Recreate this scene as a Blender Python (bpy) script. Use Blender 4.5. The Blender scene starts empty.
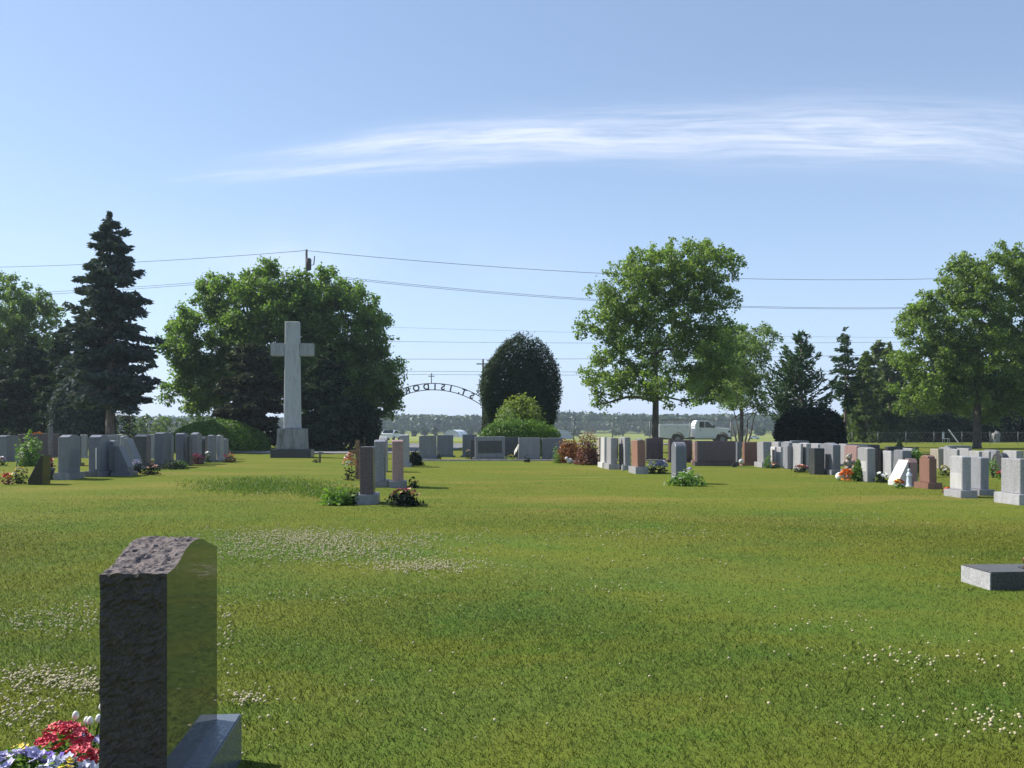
import bpy, bmesh, math, random
import numpy as np
from mathutils import Vector, Matrix, noise
R = math.radians
rng = np.random.default_rng(7); random.seed(7)
col = bpy.context.scene.collection
scn = bpy.context.scene
# ------------------------------------------------------------------ camera, sky, sun, exposure
F = 950.0; CX = 512.0; HY = 426.0; EYE = 1.6
cd = bpy.data.cameras.new('camera'); cam = bpy.data.objects.new('camera', cd); col.objects.link(cam)
cd.lens = F*36/1024; cd.sensor_width = 36; cd.shift_y = (HY-384)/1024; cd.clip_end = 9000; cd.clip_start = .05
cam.location = (0, 0, EYE); cam.rotation_euler = (R(90), 0, 0); scn.camera = cam
SUN_EL = R(43); SUNV = Vector((-0.93, 0.36, 0)).normalized()*math.cos(SUN_EL); SUNV.z = math.sin(SUN_EL)
w = bpy.data.worlds.new('World'); scn.world = w; w.use_nodes = True
NT = w.node_tree; NT.nodes.clear()
class E:                                             # tiny expression helper for math nodes
    def __init__(s, nt, sock): s.nt = nt; s.s = sock
    def _op(s, op, *a):
        n = s.nt.nodes.new('ShaderNodeMath'); n.operation = op
        for i, v in enumerate((s,)+a):
            if isinstance(v, E): s.nt.links.new(v.s, n.inputs[i])
            else: n.inputs[i].default_value = v
        return E(s.nt, n.outputs[0])
    def __add__(s, o): return s._op('ADD', o)
    def __radd__(s, o): return s._op('ADD', o)
    def __sub__(s, o): return s._op('SUBTRACT', o)
    def __mul__(s, o): return s._op('MULTIPLY', o)
    def __rmul__(s, o): return s._op('MULTIPLY', o)
    def __truediv__(s, o): return s._op('DIVIDE', o)
    def pw(s, o): return s._op('POWER', o)
    def mx(s, o): return s._op('MAXIMUM', o)
    def mn(s, o): return s._op('MINIMUM', o)
    def gauss(s, c, sd):
        d = (s-c)/sd; return (d*d*(-1.0))._op('EXPONENT')
    def ss(s, a, b):
        n = s.nt.nodes.new('ShaderNodeMapRange'); n.interpolation_type = 'SMOOTHSTEP'
        s.nt.links.new(s.s, n.inputs[0]); n.inputs[1].default_value = a; n.inputs[2].default_value = b
        return E(s.nt, n.outputs[0])
def comb(nt, x, y, z):
    n = nt.nodes.new('ShaderNodeCombineXYZ')
    for i, v in enumerate((x, y, z)):
        if isinstance(v, E): nt.links.new(v.s, n.inputs[i])
        else: n.inputs[i].default_value = v
    return n.outputs[0]
def sep(nt, sock):
    n = nt.nodes.new('ShaderNodeSeparateXYZ'); nt.links.new(sock, n.inputs[0]); return [E(nt, o) for o in n.outputs]
def noise_n(nt, vec, scale, detail=4, rough=.5, dist=0):
    n = nt.nodes.new('ShaderNodeTexNoise'); n.inputs['Scale'].default_value = scale; n.inputs['Detail'].default_value = detail
    n.inputs['Roughness'].default_value = rough; n.inputs['Distortion'].default_value = dist
    if vec is not None: nt.links.new(vec, n.inputs['Vector'])
    return E(nt, n.outputs['Fac'])
def mixc(nt, fac, a, b):
    n = nt.nodes.new('ShaderNodeMix'); n.data_type = 'RGBA'
    for i, v in ((0, fac), (6, a), (7, b)):
        if isinstance(v, E): nt.links.new(v.s, n.inputs[i])
        elif hasattr(v, 'links'): nt.links.new(v, n.inputs[i])
        elif i == 0: n.inputs[0].default_value = v
        else: n.inputs[i].default_value = (*v, 1)
    return n.outputs[2]
sky = NT.nodes.new('ShaderNodeTexSky'); sky.sky_type = 'NISHITA'; sky.sun_disc = False
sky.sun_elevation = SUN_EL; sky.sun_rotation = math.atan2(SUNV.x, SUNV.y)
sky.altitude = 60; sky.air_density = 1.0; sky.dust_density = 0.6; sky.ozone_density = 3.2
bg = NT.nodes.new('ShaderNodeBackground'); bg.inputs[1].default_value = 0.095
wo = NT.nodes.new('ShaderNodeOutputWorld'); NT.links.new(bg.outputs[0], wo.inputs[0])
tc = NT.nodes.new('ShaderNodeTexCoord')
dx_, dy_, dz_ = sep(NT, tc.outputs['Generated'])
dzc = dz_.mx(0.03)
px_, py_ = dx_/dzc, dy_/dzc                          # where the view line meets a cloud layer one unit up
ca, sa = math.cos(R(-11)), math.sin(R(-11))
a_ = px_; q_ = a_-.6; b_ = py_ - q_*q_*.13 - noise_n(NT, comb(NT, px_*.9, py_*.9, 9), 1, 2, .5)*.3           # along / across the cirrus band
wisp = noise_n(NT, comb(NT, a_*0.55, b_*3.2, 0.3), 1.6, 8, .62, .7)
fine = noise_n(NT, comb(NT, a_*1.6+b_*0.5, b_*7.0, 2.1), 2.2, 8, .68, .4)
bro = noise_n(NT, comb(NT, a_*0.8, b_*0.9, 5.1), 1.1, 3, .5)
wd_ = a_.ss(-1.1, 1.2)*.22+.09; bd_ = (b_-3.08)/wd_
band = (bd_*bd_*(-1.0))._op('EXPONENT')*a_.ss(-1.3, -.3)*(a_*(-1)).ss(-3.0, -1.1)
tail = (py_+a_*.22).gauss(3.56, .085)*a_.ss(-1.6, -.8)*(a_*(-1)).ss(-.5, .5)
tex = (wisp*.62+fine*.5).ss(.36, .76)
cl = (band*1.0+tail*.75)*(tex*.85+.14)*(bro*.9+.42)
low = (dz_.gauss(.165, .035))*(dx_/dy_.mx(.05)).gauss(-.22, .22)*noise_n(NT, tc.outputs['Generated'], 3.5, 5, .6).ss(.35, .75)*.35
cloud = ((cl*.9)+low).mn(.62)*dy_.ss(0, .1)
# a touch of high thin haze that veils the blue, as in the photograph
el_ = (dz_.mx(0)*(-2.6)+1).mx(0)
skyv = mixc(NT, el_*el_*.45+.22, sky.outputs[0], (5.0, 6.5, 9.3))
NT.links.new(mixc(NT, cloud, skyv, (7.6, 7.9, 8.9)), bg.inputs[0])
sl = bpy.data.lights.new('sun', 'SUN'); sl.energy = 5.0; sl.angle = R(.53); sl.color = (1, .95, .86)
so = bpy.data.objects.new('sun', sl); col.objects.link(so); so.rotation_euler = SUNV.to_track_quat('Z', 'Y').to_euler()
scn.view_settings.view_transform = 'Standard'; scn.view_settings.look = 'None'
scn.view_settings.exposure = 0.6; scn.view_settings.gamma = 1
scn.cycles.volume_bounces = 0; scn.cycles.transparent_max_bounces = 16; scn.cycles.max_bounces = 8

# ------------------------------------------------------------------ helpers
def smooth(t): t = max(0., min(1., t)); return t*t*(3-2*t)
def gz(x, y): return -3.7*smooth((y-80)/250.)
def Zof(py): return EYE*F/(py-HY)                    # depth of a point on the flat lawn
def XW(px, Z): return (px-CX)*Z/F
def ZW(py, Z): return EYE-(py-HY)*Z/F
def setp(o, label=None, cat=None, group=None, kind=None):
    if label: o['label'] = label
    if cat: o['category'] = cat
    if group: o['group'] = group
    if kind: o['kind'] = kind
    return o
def thing(name, loc, label, cat, group=None, rz=0):
    o = bpy.data.objects.new(name, None); o.empty_display_size = .2; col.objects.link(o)
    o.location = loc; o.rotation_euler = (0, 0, rz); return setp(o, label, cat, group)
def link(name, me, mat, parent=None, smoothf=False):
    o = bpy.data.objects.new(name, me); col.objects.link(o)
    if mat: me.materials.append(mat)
    if parent: o.parent = parent
    if smoothf and len(me.polygons): me.polygons.foreach_set('use_smooth', [True]*len(me.polygons))
    return o
def from_bm(name, bm, mat, parent=None, smoothf=False):
    bmesh.ops.recalc_face_normals(bm, faces=bm.faces)
    me = bpy.data.meshes.new(name); bm.to_mesh(me); bm.free(); return link(name, me, mat, parent, smoothf)
def box(bm, x0, x1, y0, y1, z0, z1, bev=0):
    r = bmesh.ops.create_cube(bm, size=1, matrix=Matrix.Translation(((x0+x1)/2, (y0+y1)/2, (z0+z1)/2)) @ Matrix.Diagonal((x1-x0, y1-y0, z1-z0, 1)))
    if bev:
        es = list({e for v in r['verts'] for e in v.link_edges})
        bmesh.ops.bevel(bm, geom=es, offset=bev, segments=2, affect='EDGES')
def tube(bm, pts, rad, n=6, cap=True):
    pts = [Vector(p) for p in pts]
    rads = rad if hasattr(rad, '__len__') else [rad]*len(pts)
    rings = []
    up = Vector((0, 0, 1))
    for i, p in enumerate(pts):
        d = (pts[min(i+1, len(pts)-1)]-pts[max(i-1, 0)]).normalized()
        a = d.cross(up); a = d.cross(Vector((1, 0, 0))) if a.length < .05 else a
        a.normalize(); b = d.cross(a)
        rings.append([bm.verts.new(p+(a*math.cos(2*math.pi*k/n)+b*math.sin(2*math.pi*k/n))*rads[i]) for k in range(n)])
    for r0, r1 in zip(rings, rings[1:]):
        for k in range(n): bm.faces.new((r0[k], r0[(k+1) % n], r1[(k+1) % n], r1[k]))
    if cap:
        bm.faces.new(rings[0][::-1]); bm.faces.new(rings[-1])
def prism(bm, pts, lo, hi, axis='x', bev=0.008):
    """outline extruded: axis x -> pts are (y,z); axis y -> pts are (x,z)"""
    mk = (lambda p, t: (t, p[0], p[1])) if axis == 'x' else (lambda p, t: (p[0], t, p[1]))
    a = [bm.verts.new(mk(p, lo)) for p in pts]; b = [bm.verts.new(mk(p, hi)) for p in pts]
    fs = [bm.faces.new(a), bm.faces.new(b[::-1])]
    n = len(pts)
    for k in range(n): fs.append(bm.faces.new((a[k], b[k], b[(k+1) % n], a[(k+1) % n])))
    bmesh.ops.recalc_face_normals(bm, faces=fs)
    if bev:
        es = [e for e in {e for f in fs[:2] for e in f.edges}]
        bmesh.ops.bevel(bm, geom=es, offset=bev, segments=1, affect='EDGES')
def lathe(bm, prof, n=12, c=(0, 0, 0)):
    rings = [[bm.verts.new((c[0]+r*math.cos(2*math.pi*k/n), c[1]+r*math.sin(2*math.pi*k/n), c[2]+z)) for k in range(n)] for r, z in prof]
    for r0, r1 in zip(rings, rings[1:]):
        for k in range(n): bm.faces.new((r0[k], r0[(k+1) % n], r1[(k+1) % n], r1[k]))
    bm.faces.new(rings[0][::-1]); bm.faces.new(rings[-1])
def blob(bm, c, r, sub=2, amp=.15, sc=(1, 1, 1)):
    res = bmesh.ops.create_icosphere(bm, subdivisions=sub, radius=1)
    for v in res['verts']:
        k = 1+amp*noise.noise(v.co*2.1+Vector(c)*3.3)
        v.co = Vector((v.co.x*r*sc[0]*k+c[0], v.co.y*r*sc[1]*k+c[1], v.co.z*r*sc[2]*k+c[2]))

# ------------------------------------------------------------------ materials
def newmat(name):
    m = bpy.data.materials.new(name); m.use_nodes = True; nt = m.node_tree
    return m, nt, nt.nodes['Principled BSDF']
def pmat(name, c, rough=.6, metal=0, spec=.5, var=.0, scale=8, bump=0):
    m, nt, p = newmat(name); p.inputs['Roughness'].default_value = rough; p.inputs['Metallic'].default_value = metal
    p.inputs['Specular IOR Level'].default_value = spec
    p.inputs['Base Color'].default_value = (*c, 1)
    t = nt.nodes.new('ShaderNodeTexCoord')
    if var:
        f = noise_n(nt, t.outputs['Object'], scale, 6, .6).ss(.3, .7)
        nt.links.new(mixc(nt, f, tuple(x*(1-var) for x in c), tuple(min(1, x*(1+var)) for x in c)), p.inputs['Base Color'])
    if bump:
        b = nt.nodes.new('ShaderNodeBump'); b.inputs['Strength'].default_value = bump; b.inputs['Distance'].default_value = .01
        nt.links.new(noise_n(nt, t.outputs['Object'], scale*5, 6, .6).s, b.inputs['Height']); nt.links.new(b.outputs[0], p.inputs['Normal'])
    return m
def granite(name, c, rough=.45, speck=.5, stain=.25, spec=.5, bump=.15, fsc=140):
    m, nt, p = newmat(name); t = nt.nodes.new('ShaderNodeTexCoord'); o = t.outputs['Object']
    oi = nt.nodes.new('ShaderNodeObjectInfo'); rn = E(nt, oi.outputs['Random'])
    s1 = noise_n(nt, o, fsc, 3, .7).ss(.38, .62); s2 = noise_n(nt, o, fsc*.35, 4, .6).ss(.35, .65)
    k = tuple(x*(1-speck) for x in c); h = tuple(min(.9, x*(1+speck*.8)) for x in c)
    base = mixc(nt, s1*.6+s2*.4, k, h)
    ox, oy, oz = sep(nt, o)
    st = noise_n(nt, comb(nt, ox*3.2, oy*3.2, oz*.7), 2.0, 7, .7).ss(.42, .72)*(stain*1.5)
    base = mixc(nt, st, base, tuple(x*.38 for x in (c[0]*.95, c[1], c[2]*.85)))
    mul = nt.nodes.new('ShaderNodeMix'); mul.data_type = 'RGBA'; mul.blend_type = 'MULTIPLY'; mul.inputs[0].default_value = 1
    nt.links.new(base, mul.inputs[6]); g = rn*.3+.82
    nt.links.new(comb(nt, g, g, g), mul.inputs[7]); nt.links.new(mul.outputs[2], p.inputs['Base Color'])
    nt.links.new((s2*.25+(rough-.1)).s, p.inputs['Roughness']); p.inputs['Specular IOR Level'].default_value = spec
    if bump:
        b = nt.nodes.new('ShaderNodeBump'); b.inputs['Strength'].default_value = bump; b.inputs['Distance'].default_value = .01
        nt.links.new((noise_n(nt, o, 45, 6, .65)).s, b.inputs['Height']); nt.links.new(b.outputs[0], p.inputs['Normal'])
    return m
M = {}
M['grey'] = granite('grey granite', (.215, .218, .240))
M['light'] = granite('light grey granite', (.34, .333, .345), stain=.3)
M['blue'] = granite('blue grey granite', (.150, .158, .185))
M['dark'] = granite('dark grey granite', (.055, .055, .062), rough=.3)
M['black'] = granite('black granite', (.022, .022, .025), rough=.12, bump=.02)
M['pink'] = granite('pink granite', (.32, .20, .185))
M['red'] = granite('red granite', (.235, .120, .088))
M['brown'] = granite('mauve brown granite', (.098, .072, .078), rough=.3)
M['white'] = granite('white marble', (.52, .51, .50), speck=.12, stain=.25)
M['tan'] = granite('tan granite', (.32, .28, .22))
M['rock'] = granite('rough hewn dark granite', (.085, .072, .070), rough=.7, speck=.45, bump=1.0, fsc=260, stain=.3, spec=.4)
m, nt, p = newmat('rock pitched dark granite'); M['rock'] = m
t = nt.nodes.new('ShaderNodeTexCoord'); o = t.outputs['Object']
n1 = noise_n(nt, o, 95, 5, .7).ss(.36, .62); n2 = noise_n(nt, o, 260, 3, .75).ss(.4, .62)
c = mixc(nt, n1*.5+n2*.5, (.010, .008, .008), (.078, .062, .057))
nt.links.new(c, p.inputs['Base Color']); p.inputs['Roughness'].default_value = .42; p.inputs['Specular IOR Level'].default_value = .5
b = nt.nodes.new('ShaderNodeBump'); b.inputs['Strength'].default_value = 1; b.inputs['Distance'].default_value = .012
x, y, z = sep(nt, o)
nt.links.new((noise_n(nt, comb(nt, x*22, y*22, z*11), 1, 7, .72, .6)*1.2+noise_n(nt, o, 70, 4, .7)*.35).s, b.inputs['Height']); nt.links.new(b.outputs[0], p.inputs['Normal'])
m, nt, p = newmat('granular granite top with painted sunlight'); M['sunlit_top'] = m  # pinkish grain, its colour lightened to carry the sun on the top
t = nt.nodes.new('ShaderNodeTexCoord'); o = t.outputs['Object']
n1 = noise_n(nt, o, 55, 5, .7).ss(.34, .56); n2 = noise_n(nt, o, 170, 3, .7).ss(.4, .6)
c = mixc(nt, n1*.6+n2*.4, (.030, .024, .024), (.30, .24, .22)); nt.links.new(c, p.inputs['Base Color']); p.inputs['Roughness'].default_value = .85
b = nt.nodes.new('ShaderNodeBump'); b.inputs['Strength'].default_value = 1; b.inputs['Distance'].default_value = .022
nt.links.new(noise_n(nt, o, 42, 8, .75).s, b.inputs['Height']); nt.links.new(b.outputs[0], p.inputs['Normal'])
M['concrete'] = granite('weathered concrete', (.27, .265, .275), rough=.8, speck=.2, stain=.75)
M['cross'] = granite('pale granite of the cross', (.38, .38, .40), rough=.6, speck=.25, stain=.3)
m, nt, p = newmat('polished black granite'); M['polish'] = m
t = nt.nodes.new('ShaderNodeTexCoord')
s = noise_n(nt, t.outputs['Object'], 160, 3, .7).ss(.4, .65)
nt.links.new(mixc(nt, s, (.022, .024, .023), (.075, .078, .076)), p.inputs['Base Color'])
p.inputs['IOR'].default_value = 2.1
nt.links.new((noise_n(nt, t.outputs['Object'], 5, 5, .6).ss(.4, .8)*.05+.035).s, p.inputs['Roughness'])
M['basegrey'] = granite('steel grey granite base', (.13, .15, .18), rough=.3, speck=.35, stain=.1, bump=.03)
M['asphalt'] = pmat('asphalt', (.15, .15, .15), .9, var=.25, scale=3, bump=.3)
M['kerb'] = pmat('kerb concrete', (.38, .35, .30), .85, var=.2, scale=4)
M['wood'] = pmat('weathered wood', (.20, .12, .07), .8, var=.3, scale=14, bump=.3)
M['greywood'] = pmat('grey weathered wood', (.17, .16, .16), .8, var=.25, scale=14, bump=.3)
M['pole'] = pmat('pole wood', (.06, .055, .05), .85, var=.3)
M['wire'] = pmat('weathered cable', (.10, .11, .13), .6)
M['iron'] = pmat('dark painted iron', (.035, .035, .04), .5)
M['galv'] = pmat('galvanised steel', (.16, .17, .17), .5, metal=.3)
M['bronze'] = pmat('bronze', (.16, .10, .04), .35, metal=.8, var=.3)
M['carwhite'] = pmat('white car paint', (.72, .74, .80), .25, spec=.6, var=.04)
M['glass'] = pmat('dark car glass', (.02, .03, .03), .06)
M['tyre'] = pmat('tyre rubber', (.02, .02, .02), .85)
M['trim'] = pmat('black trim', (.03, .03, .03), .6)
M['plastic'] = pmat('greenhouse sheeting', (.74, .76, .78), .4, var=.06, scale=2)
M['plaster'] = pmat('painted plaster', (.55, .62, .70), .5, var=.1, scale=20)
M['chair'] = pmat('white plastic', (.7, .7, .68), .5)
def bark(name, c):
    m, nt, p = newmat(name); t = nt.nodes.new('ShaderNodeTexCoord'); x, y, z = sep(nt, t.outputs['Object'])
    f = noise_n(nt, comb(nt, x*9, y*9, z*1.6), 1.5, 6, .7)
    nt.links.new(mixc(nt, f.ss(.35, .65), tuple(v*.5 for v in c), tuple(v*1.4 for v in c)), p.inputs['Base Color'])
    p.inputs['Roughness'].default_value = .9
    b = nt.nodes.new('ShaderNodeBump'); b.inputs['Strength'].default_value = .8; b.inputs['Distance'].default_value = .04
    nt.links.new(f.s, b.inputs['Height']); nt.links.new(b.outputs[0], p.inputs['Normal']); return m
M['bark'] = bark('maple bark', (.10, .085, .07)); M['sbark'] = bark('spruce bark', (.16, .13, .11)); M['pbark'] = bark('pale bark', (.22, .2, .17))
def leafmat(name, lo, hi, transl=.4, rough=.5, spec=.3):
    m, nt, p = newmat(name); a = nt.nodes.new('ShaderNodeAttribute'); a.attribute_name = 'tint'
    c = mixc(nt, E(nt, a.outputs['Fac']), lo, hi)
    nt.links.new(c, p.inputs['Base Color']); p.inputs['Roughness'].default_value = rough; p.inputs['Specular IOR Level'].default_value = spec
    tr = nt.nodes.new('ShaderNodeBsdfTranslucent')
    mu = nt.nodes.new('ShaderNodeMix'); mu.data_type = 'RGBA'; mu.blend_type = 'MULTIPLY'; mu.inputs[0].default_value = 1
    nt.links.new(c, mu.inputs[6]); mu.inputs[7].default_value = (1.5, 1.7, .7, 1); nt.links.new(mu.outputs[2], tr.inputs[0])
    mx = nt.nodes.new('ShaderNodeMixShader'); mx.inputs[0].default_value = transl
    nt.links.new(p.outputs[0], mx.inputs[1]); nt.links.new(tr.outputs[0], mx.inputs[2])
    nt.links.new(mx.outputs[0], nt.nodes['Material Output'].inputs[0]); return m
M['lmaple'] = leafmat('maple leaves', (.085, .135, .035), (.20, .27, .075), .5)
M['ldark'] = leafmat('deep green maple leaves', (.07, .125, .036), (.17, .25, .068), .5)
M['lpale'] = leafmat('pale green leaves', (.09, .14, .05), (.18, .25, .09), .45)
M['lspruce'] = leafmat('spruce needles', (.030, .046, .042), (.078, .105, .094), .15, .7, .08)
M['lpine'] = leafmat('pine needles', (.028, .058, .028), (.065, .11, .050), .2, .7, .08)
M['lyew'] = leafmat('dark evergreen leaves', (.018, .032, .016), (.048, .072, .034), .15, .7, .08)
M['lblack'] = leafmat('very dark shrub leaves', (.008, .014, .009), (.018, .030, .018), .1, .7, .08)
M['lbrownyew'] = leafmat('brownish evergreen needles', (.030, .036, .022), (.062, .07, .042), .15, .7, .08)
M['ljuniper'] = leafmat('bright hedge leaves', (.06, .13, .018), (.13, .22, .03), .3)
M['lyellow'] = leafmat('yellow green leaves', (.11, .15, .025), (.22, .27, .06), .4)
M['lhosta'] = leafmat('light garden leaves', (.06, .13, .02), (.16, .26, .05), .35)
M['lrust'] = leafmat('rust red leaves', (.12, .035, .012), (.30, .11, .03), .3)
M['lmaroon'] = leafmat('dark red leaves', (.06, .018, .014), (.19, .07, .045), .2)
M['lfar'] = leafmat('distant woodland leaves', (.03, .055, .025), (.06, .095, .035), .2)
M['lwood'] = leafmat('woodland leaves', (.055, .085, .022), (.11, .155, .045), .35)
M['petal_red'] = pmat('red petals', (.60, .045, .075), .6, var=.25, scale=60)
M['petal_pink'] = pmat('pink petals', (.45, .08, .16), .6, var=.3, scale=60)
M['petal_white'] = pmat('white petals', (.72, .72, .66), .6, var=.1, scale=60)
M['petal_yellow'] = pmat('yellow petals', (.72, .55, .05), .6, var=.2, scale=60)
M['petal_orange'] = pmat('orange petals', (.75, .23, .03), .6, var=.2, scale=60)
M['petal_lilac'] = pmat('lilac petals', (.46, .43, .66), .6, var=.25, scale=60)
M['petal_violet'] = pmat('violet petals', (.14, .08, .42), .6, var=.25, scale=60)
M['petal_blue'] = pmat('pale blue petals', (.42, .44, .58), .6, var=.3, scale=60)
M['petal_salmon'] = pmat('salmon petals', (.65, .32, .22), .6, var=.25, scale=60)
M['clover'] = pmat('clover blossom', (.44, .385, .23), .8, var=.2, scale=90)

# lawn colours are a map of the lawn itself: worn yellow turf, lusher green turf, thatch
def lawn_color(nt):
    g = nt.nodes.new('ShaderNodeNewGeometry'); P = g.outputs['Position']; x, y, z = sep(nt, P)
    big = noise_n(nt, comb(nt, x*.10, y*.16, 0), 1, 4, .55, .5)
    mid = noise_n(nt, comb(nt, x*.5, y*.8, 3), 1, 5, .6, .3)
    sml = noise_n(nt, comb(nt, x*3, y*3, 7), 1, 4, .6)
    lush = (big*.6+mid*.5+sml*.12)
    yw = y.ss(9, 24)                                 # the far lawn is drier
    k = (lush.ss(.46, .78)*(yw*-.55+1)).mn(1)
    c = mixc(nt, k, (.146, .166, .024), (.080, .142, .026))
    dry = (noise_n(nt, comb(nt, x*.15, y*.36, 11), 1, 5, .65, .6).ss(.44, .70))*(yw*.65+.12)
    c = mixc(nt, dry, c, (.235, .19, .050))
    cl = noise_n(nt, comb(nt, x*.7, y*.9, 21), 1, 5, .7, .6).ss(.55, .72)*.5
    c = mixc(nt, cl, c, (.07, .165, .024))
    return c, sml, P
m, nt, p = newmat('lawn soil and turf'); M['lawn'] = m
c, sml, P = lawn_color(nt)
x, y, z = sep(nt, P)
fine = noise_n(nt, P, 28, 6, .75); fs = noise_n(nt, comb(nt, x*2.4, y*.9, 0), 4, 6, .75)
c = mixc(nt, (fine*.5+fs*.5).ss(.38, .62)*((y.ss(14, 30))*.3+.08), c, (.055, .080, .012))
c = mixc(nt, .06, c, (.02, .035, .006))
far = y.ss(78, 130)
c = mixc(nt, far, c, (.22, .24, .06))
fieldn = noise_n(nt, comb(nt, x*.006, y*.02, 0), 1, 3, .5).ss(.45, .6)*far
c = mixc(nt, fieldn*.6, c, (.13, .19, .05))
nt.links.new(c, p.inputs['Base Color']); p.inputs['Roughness'].default_value = .95; p.inputs['Specular IOR Level'].default_value = .03
b = nt.nodes.new('ShaderNodeBump'); b.inputs['Strength'].default_value = .6; b.inputs['Distance'].default_value = .02
nt.links.new((fine*.6+fs*.6+sml*.6).s, b.inputs['Height']); nt.links.new(b.outputs[0], p.inputs['Normal'])
m, nt, p = newmat('grass blades'); M['blade'] = m
c, sml, P = lawn_color(nt)
a = nt.nodes.new('ShaderNodeAttribute'); a.attribute_name = 'tint'; af = E(nt, a.outputs['Fac'])
mu = nt.nodes.new('ShaderNodeMix'); mu.data_type = 'RGBA'; mu.blend_type = 'MULTIPLY'; mu.inputs[0].default_value = 1
nt.links.new(c, mu.inputs[6]); nt.links.new(comb(nt, af*.38+.80, af*.32+.84, af*.5+.75), mu.inputs[7])
g2 = nt.nodes.new('ShaderNodeNewGeometry'); vm = nt.nodes.new('ShaderNodeVectorMath'); vm.operation = 'SCALE'; vm.inputs[3].default_value = .45; nt.links.new(g2.outputs['Normal'], vm.inputs[0])
va = nt.nodes.new('ShaderNodeVectorMath'); va.operation = 'ADD'; nt.links.new(vm.outputs[0], va.inputs[0]); va.inputs[1].default_value = (0, 0, .8)
vn = nt.nodes.new('ShaderNodeVectorMath'); vn.operation = 'NORMALIZE'; nt.links.new(va.outputs[0], vn.inputs[0]); nt.links.new(vn.outputs[0], p.inputs['Normal'])
dead = af.ss(.95, .985)
c2 = mixc(nt, dead*.6, mu.outputs[2], (.38, .31, .13))
nt.links.new(c2, p.inputs['Base Color']); p.inputs['Roughness'].default_value = .6; p.inputs['Specular IOR Level'].default_value = .08
tr = nt.nodes.new('ShaderNodeBsdfTranslucent'); nt.links.new(c2, tr.inputs[0])
mx = nt.nodes.new('ShaderNodeMixShader'); mx.inputs[0].default_value = .35
nt.links.new(p.outputs[0], mx.inputs[1]); nt.links.new(tr.outputs[0], mx.inputs[2]); nt.links.new(mx.outputs[0], nt.nodes['Material Output'].inputs[0])

# ------------------------------------------------------------------ numpy leaf clouds
def quads_mesh(name, V, tint, mat, parent=None, nper=4):
    n = len(V)//nper; me = bpy.data.meshes.new(name)
    me.vertices.add(len(V)); me.vertices.foreach_set('co', V.astype(np.float32).ravel())
    me.loops.add(len(V)); me.loops.foreach_set('vertex_index', np.arange(len(V), dtype=np.int32))
    me.polygons.add(n); me.polygons.foreach_set('loop_start', np.arange(0, len(V), nper, dtype=np.int32))
    me.update(calc_edges=True)
    at = me.attributes.new('tint', 'FLOAT', 'POINT'); at.data.foreach_set('value', np.repeat(tint, nper).astype(np.float32))
    me.materials.append(mat)
    o = bpy.data.objects.new(name, me); col.objects.link(o)
    if parent: o.parent = parent
    return o
def unit(v): return v/np.maximum(np.linalg.norm(v, axis=1, keepdims=True), 1e-9)
def leaf_quads(C, size, aspect=1.0, nrm=None, along=None):
    """rhombic leaves at C; nrm biases the facing, along biases the long axis"""
    n = len(C); N = rng.normal(size=(n, 3))
    if nrm is not None: N = N*.75+nrm
    N = unit(N)
    A = rng.normal(size=(n, 3)) if along is None else along+rng.normal(size=(n, 3))*.35
    A = unit(A-N*(A*N).sum(1, keepdims=True)); B = np.cross(N, A)
    s = (size*rng.uniform(.6, 1.35, n))[:, None] if np.isscalar(size) else (size*rng.uniform(.7, 1.3, n))[:, None]
    L = A*s*.5; W = B*s*.5/aspect
    return np.stack([C-L, C+W*.8-L*.1, C+L, C-W*.8-L*.1], 1).reshape(-1, 3)
def ell_pts(n, c, r, shell=.55, flatten=True):
    d = unit(rng.normal(size=(n, 3))); k = shell+(1-shell)*rng.random(n)**.6
    return np.array(c)+d*k[:, None]*np.array(r), d
def limbs(bm, base, r0, h0, targets, seed=0, lean=(0, 0), fork=6):
    """trunk plus a limb tree that reaches the foliage clumps"""
    rnd = random.Random(seed); top = Vector((base[0]+lean[0], base[1]+lean[1], base[2]+h0))
    tube(bm, [Vector(base)+Vector((0, 0, -.2)), Vector(base)+Vector((0, 0, .25)), Vector(base).lerp(top, .5)+Vector((.05, 0, 0)), top],
         [r0*1.45, r0*1.1, r0*.85, r0*.45], 10)
    b0 = Vector(base)
    nodes = [(b0.lerp(top, f), r0*(.85-.25*f)) for f in (.45, .55, .65, .75, .85, .93, 1.0)]; T = sorted(targets, key=lambda t: (Vector(t)-top).length)
    for t in T:
        t = Vector(t)
        best = min(nodes, key=lambda n: (n[0]-t).length*(1+.12*(n[0]-top).length/(1+(t-top).length))+(3 if n[0].z > t.z+.3 else 0))
        p, r = best; L = (t-p).length
        if L < .15: continue
        r1 = max(.02, min(r*.72, .018*L+.03)); rr = min(r*.85, r1+.03*L)
        mid = p.lerp(t, .5)+Vector((rnd.uniform(-.1, .1)*L, rnd.uniform(-.1, .1)*L, .10*L))
        tube(bm, [p, p.lerp(mid, .5)+Vector((0, 0, .03*L)), mid, t], [rr, (rr+r1)/2, r1, r1*.55], 5, cap=False)
        nodes.append((mid, r1)); nodes.append((t, r1*.6))
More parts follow.
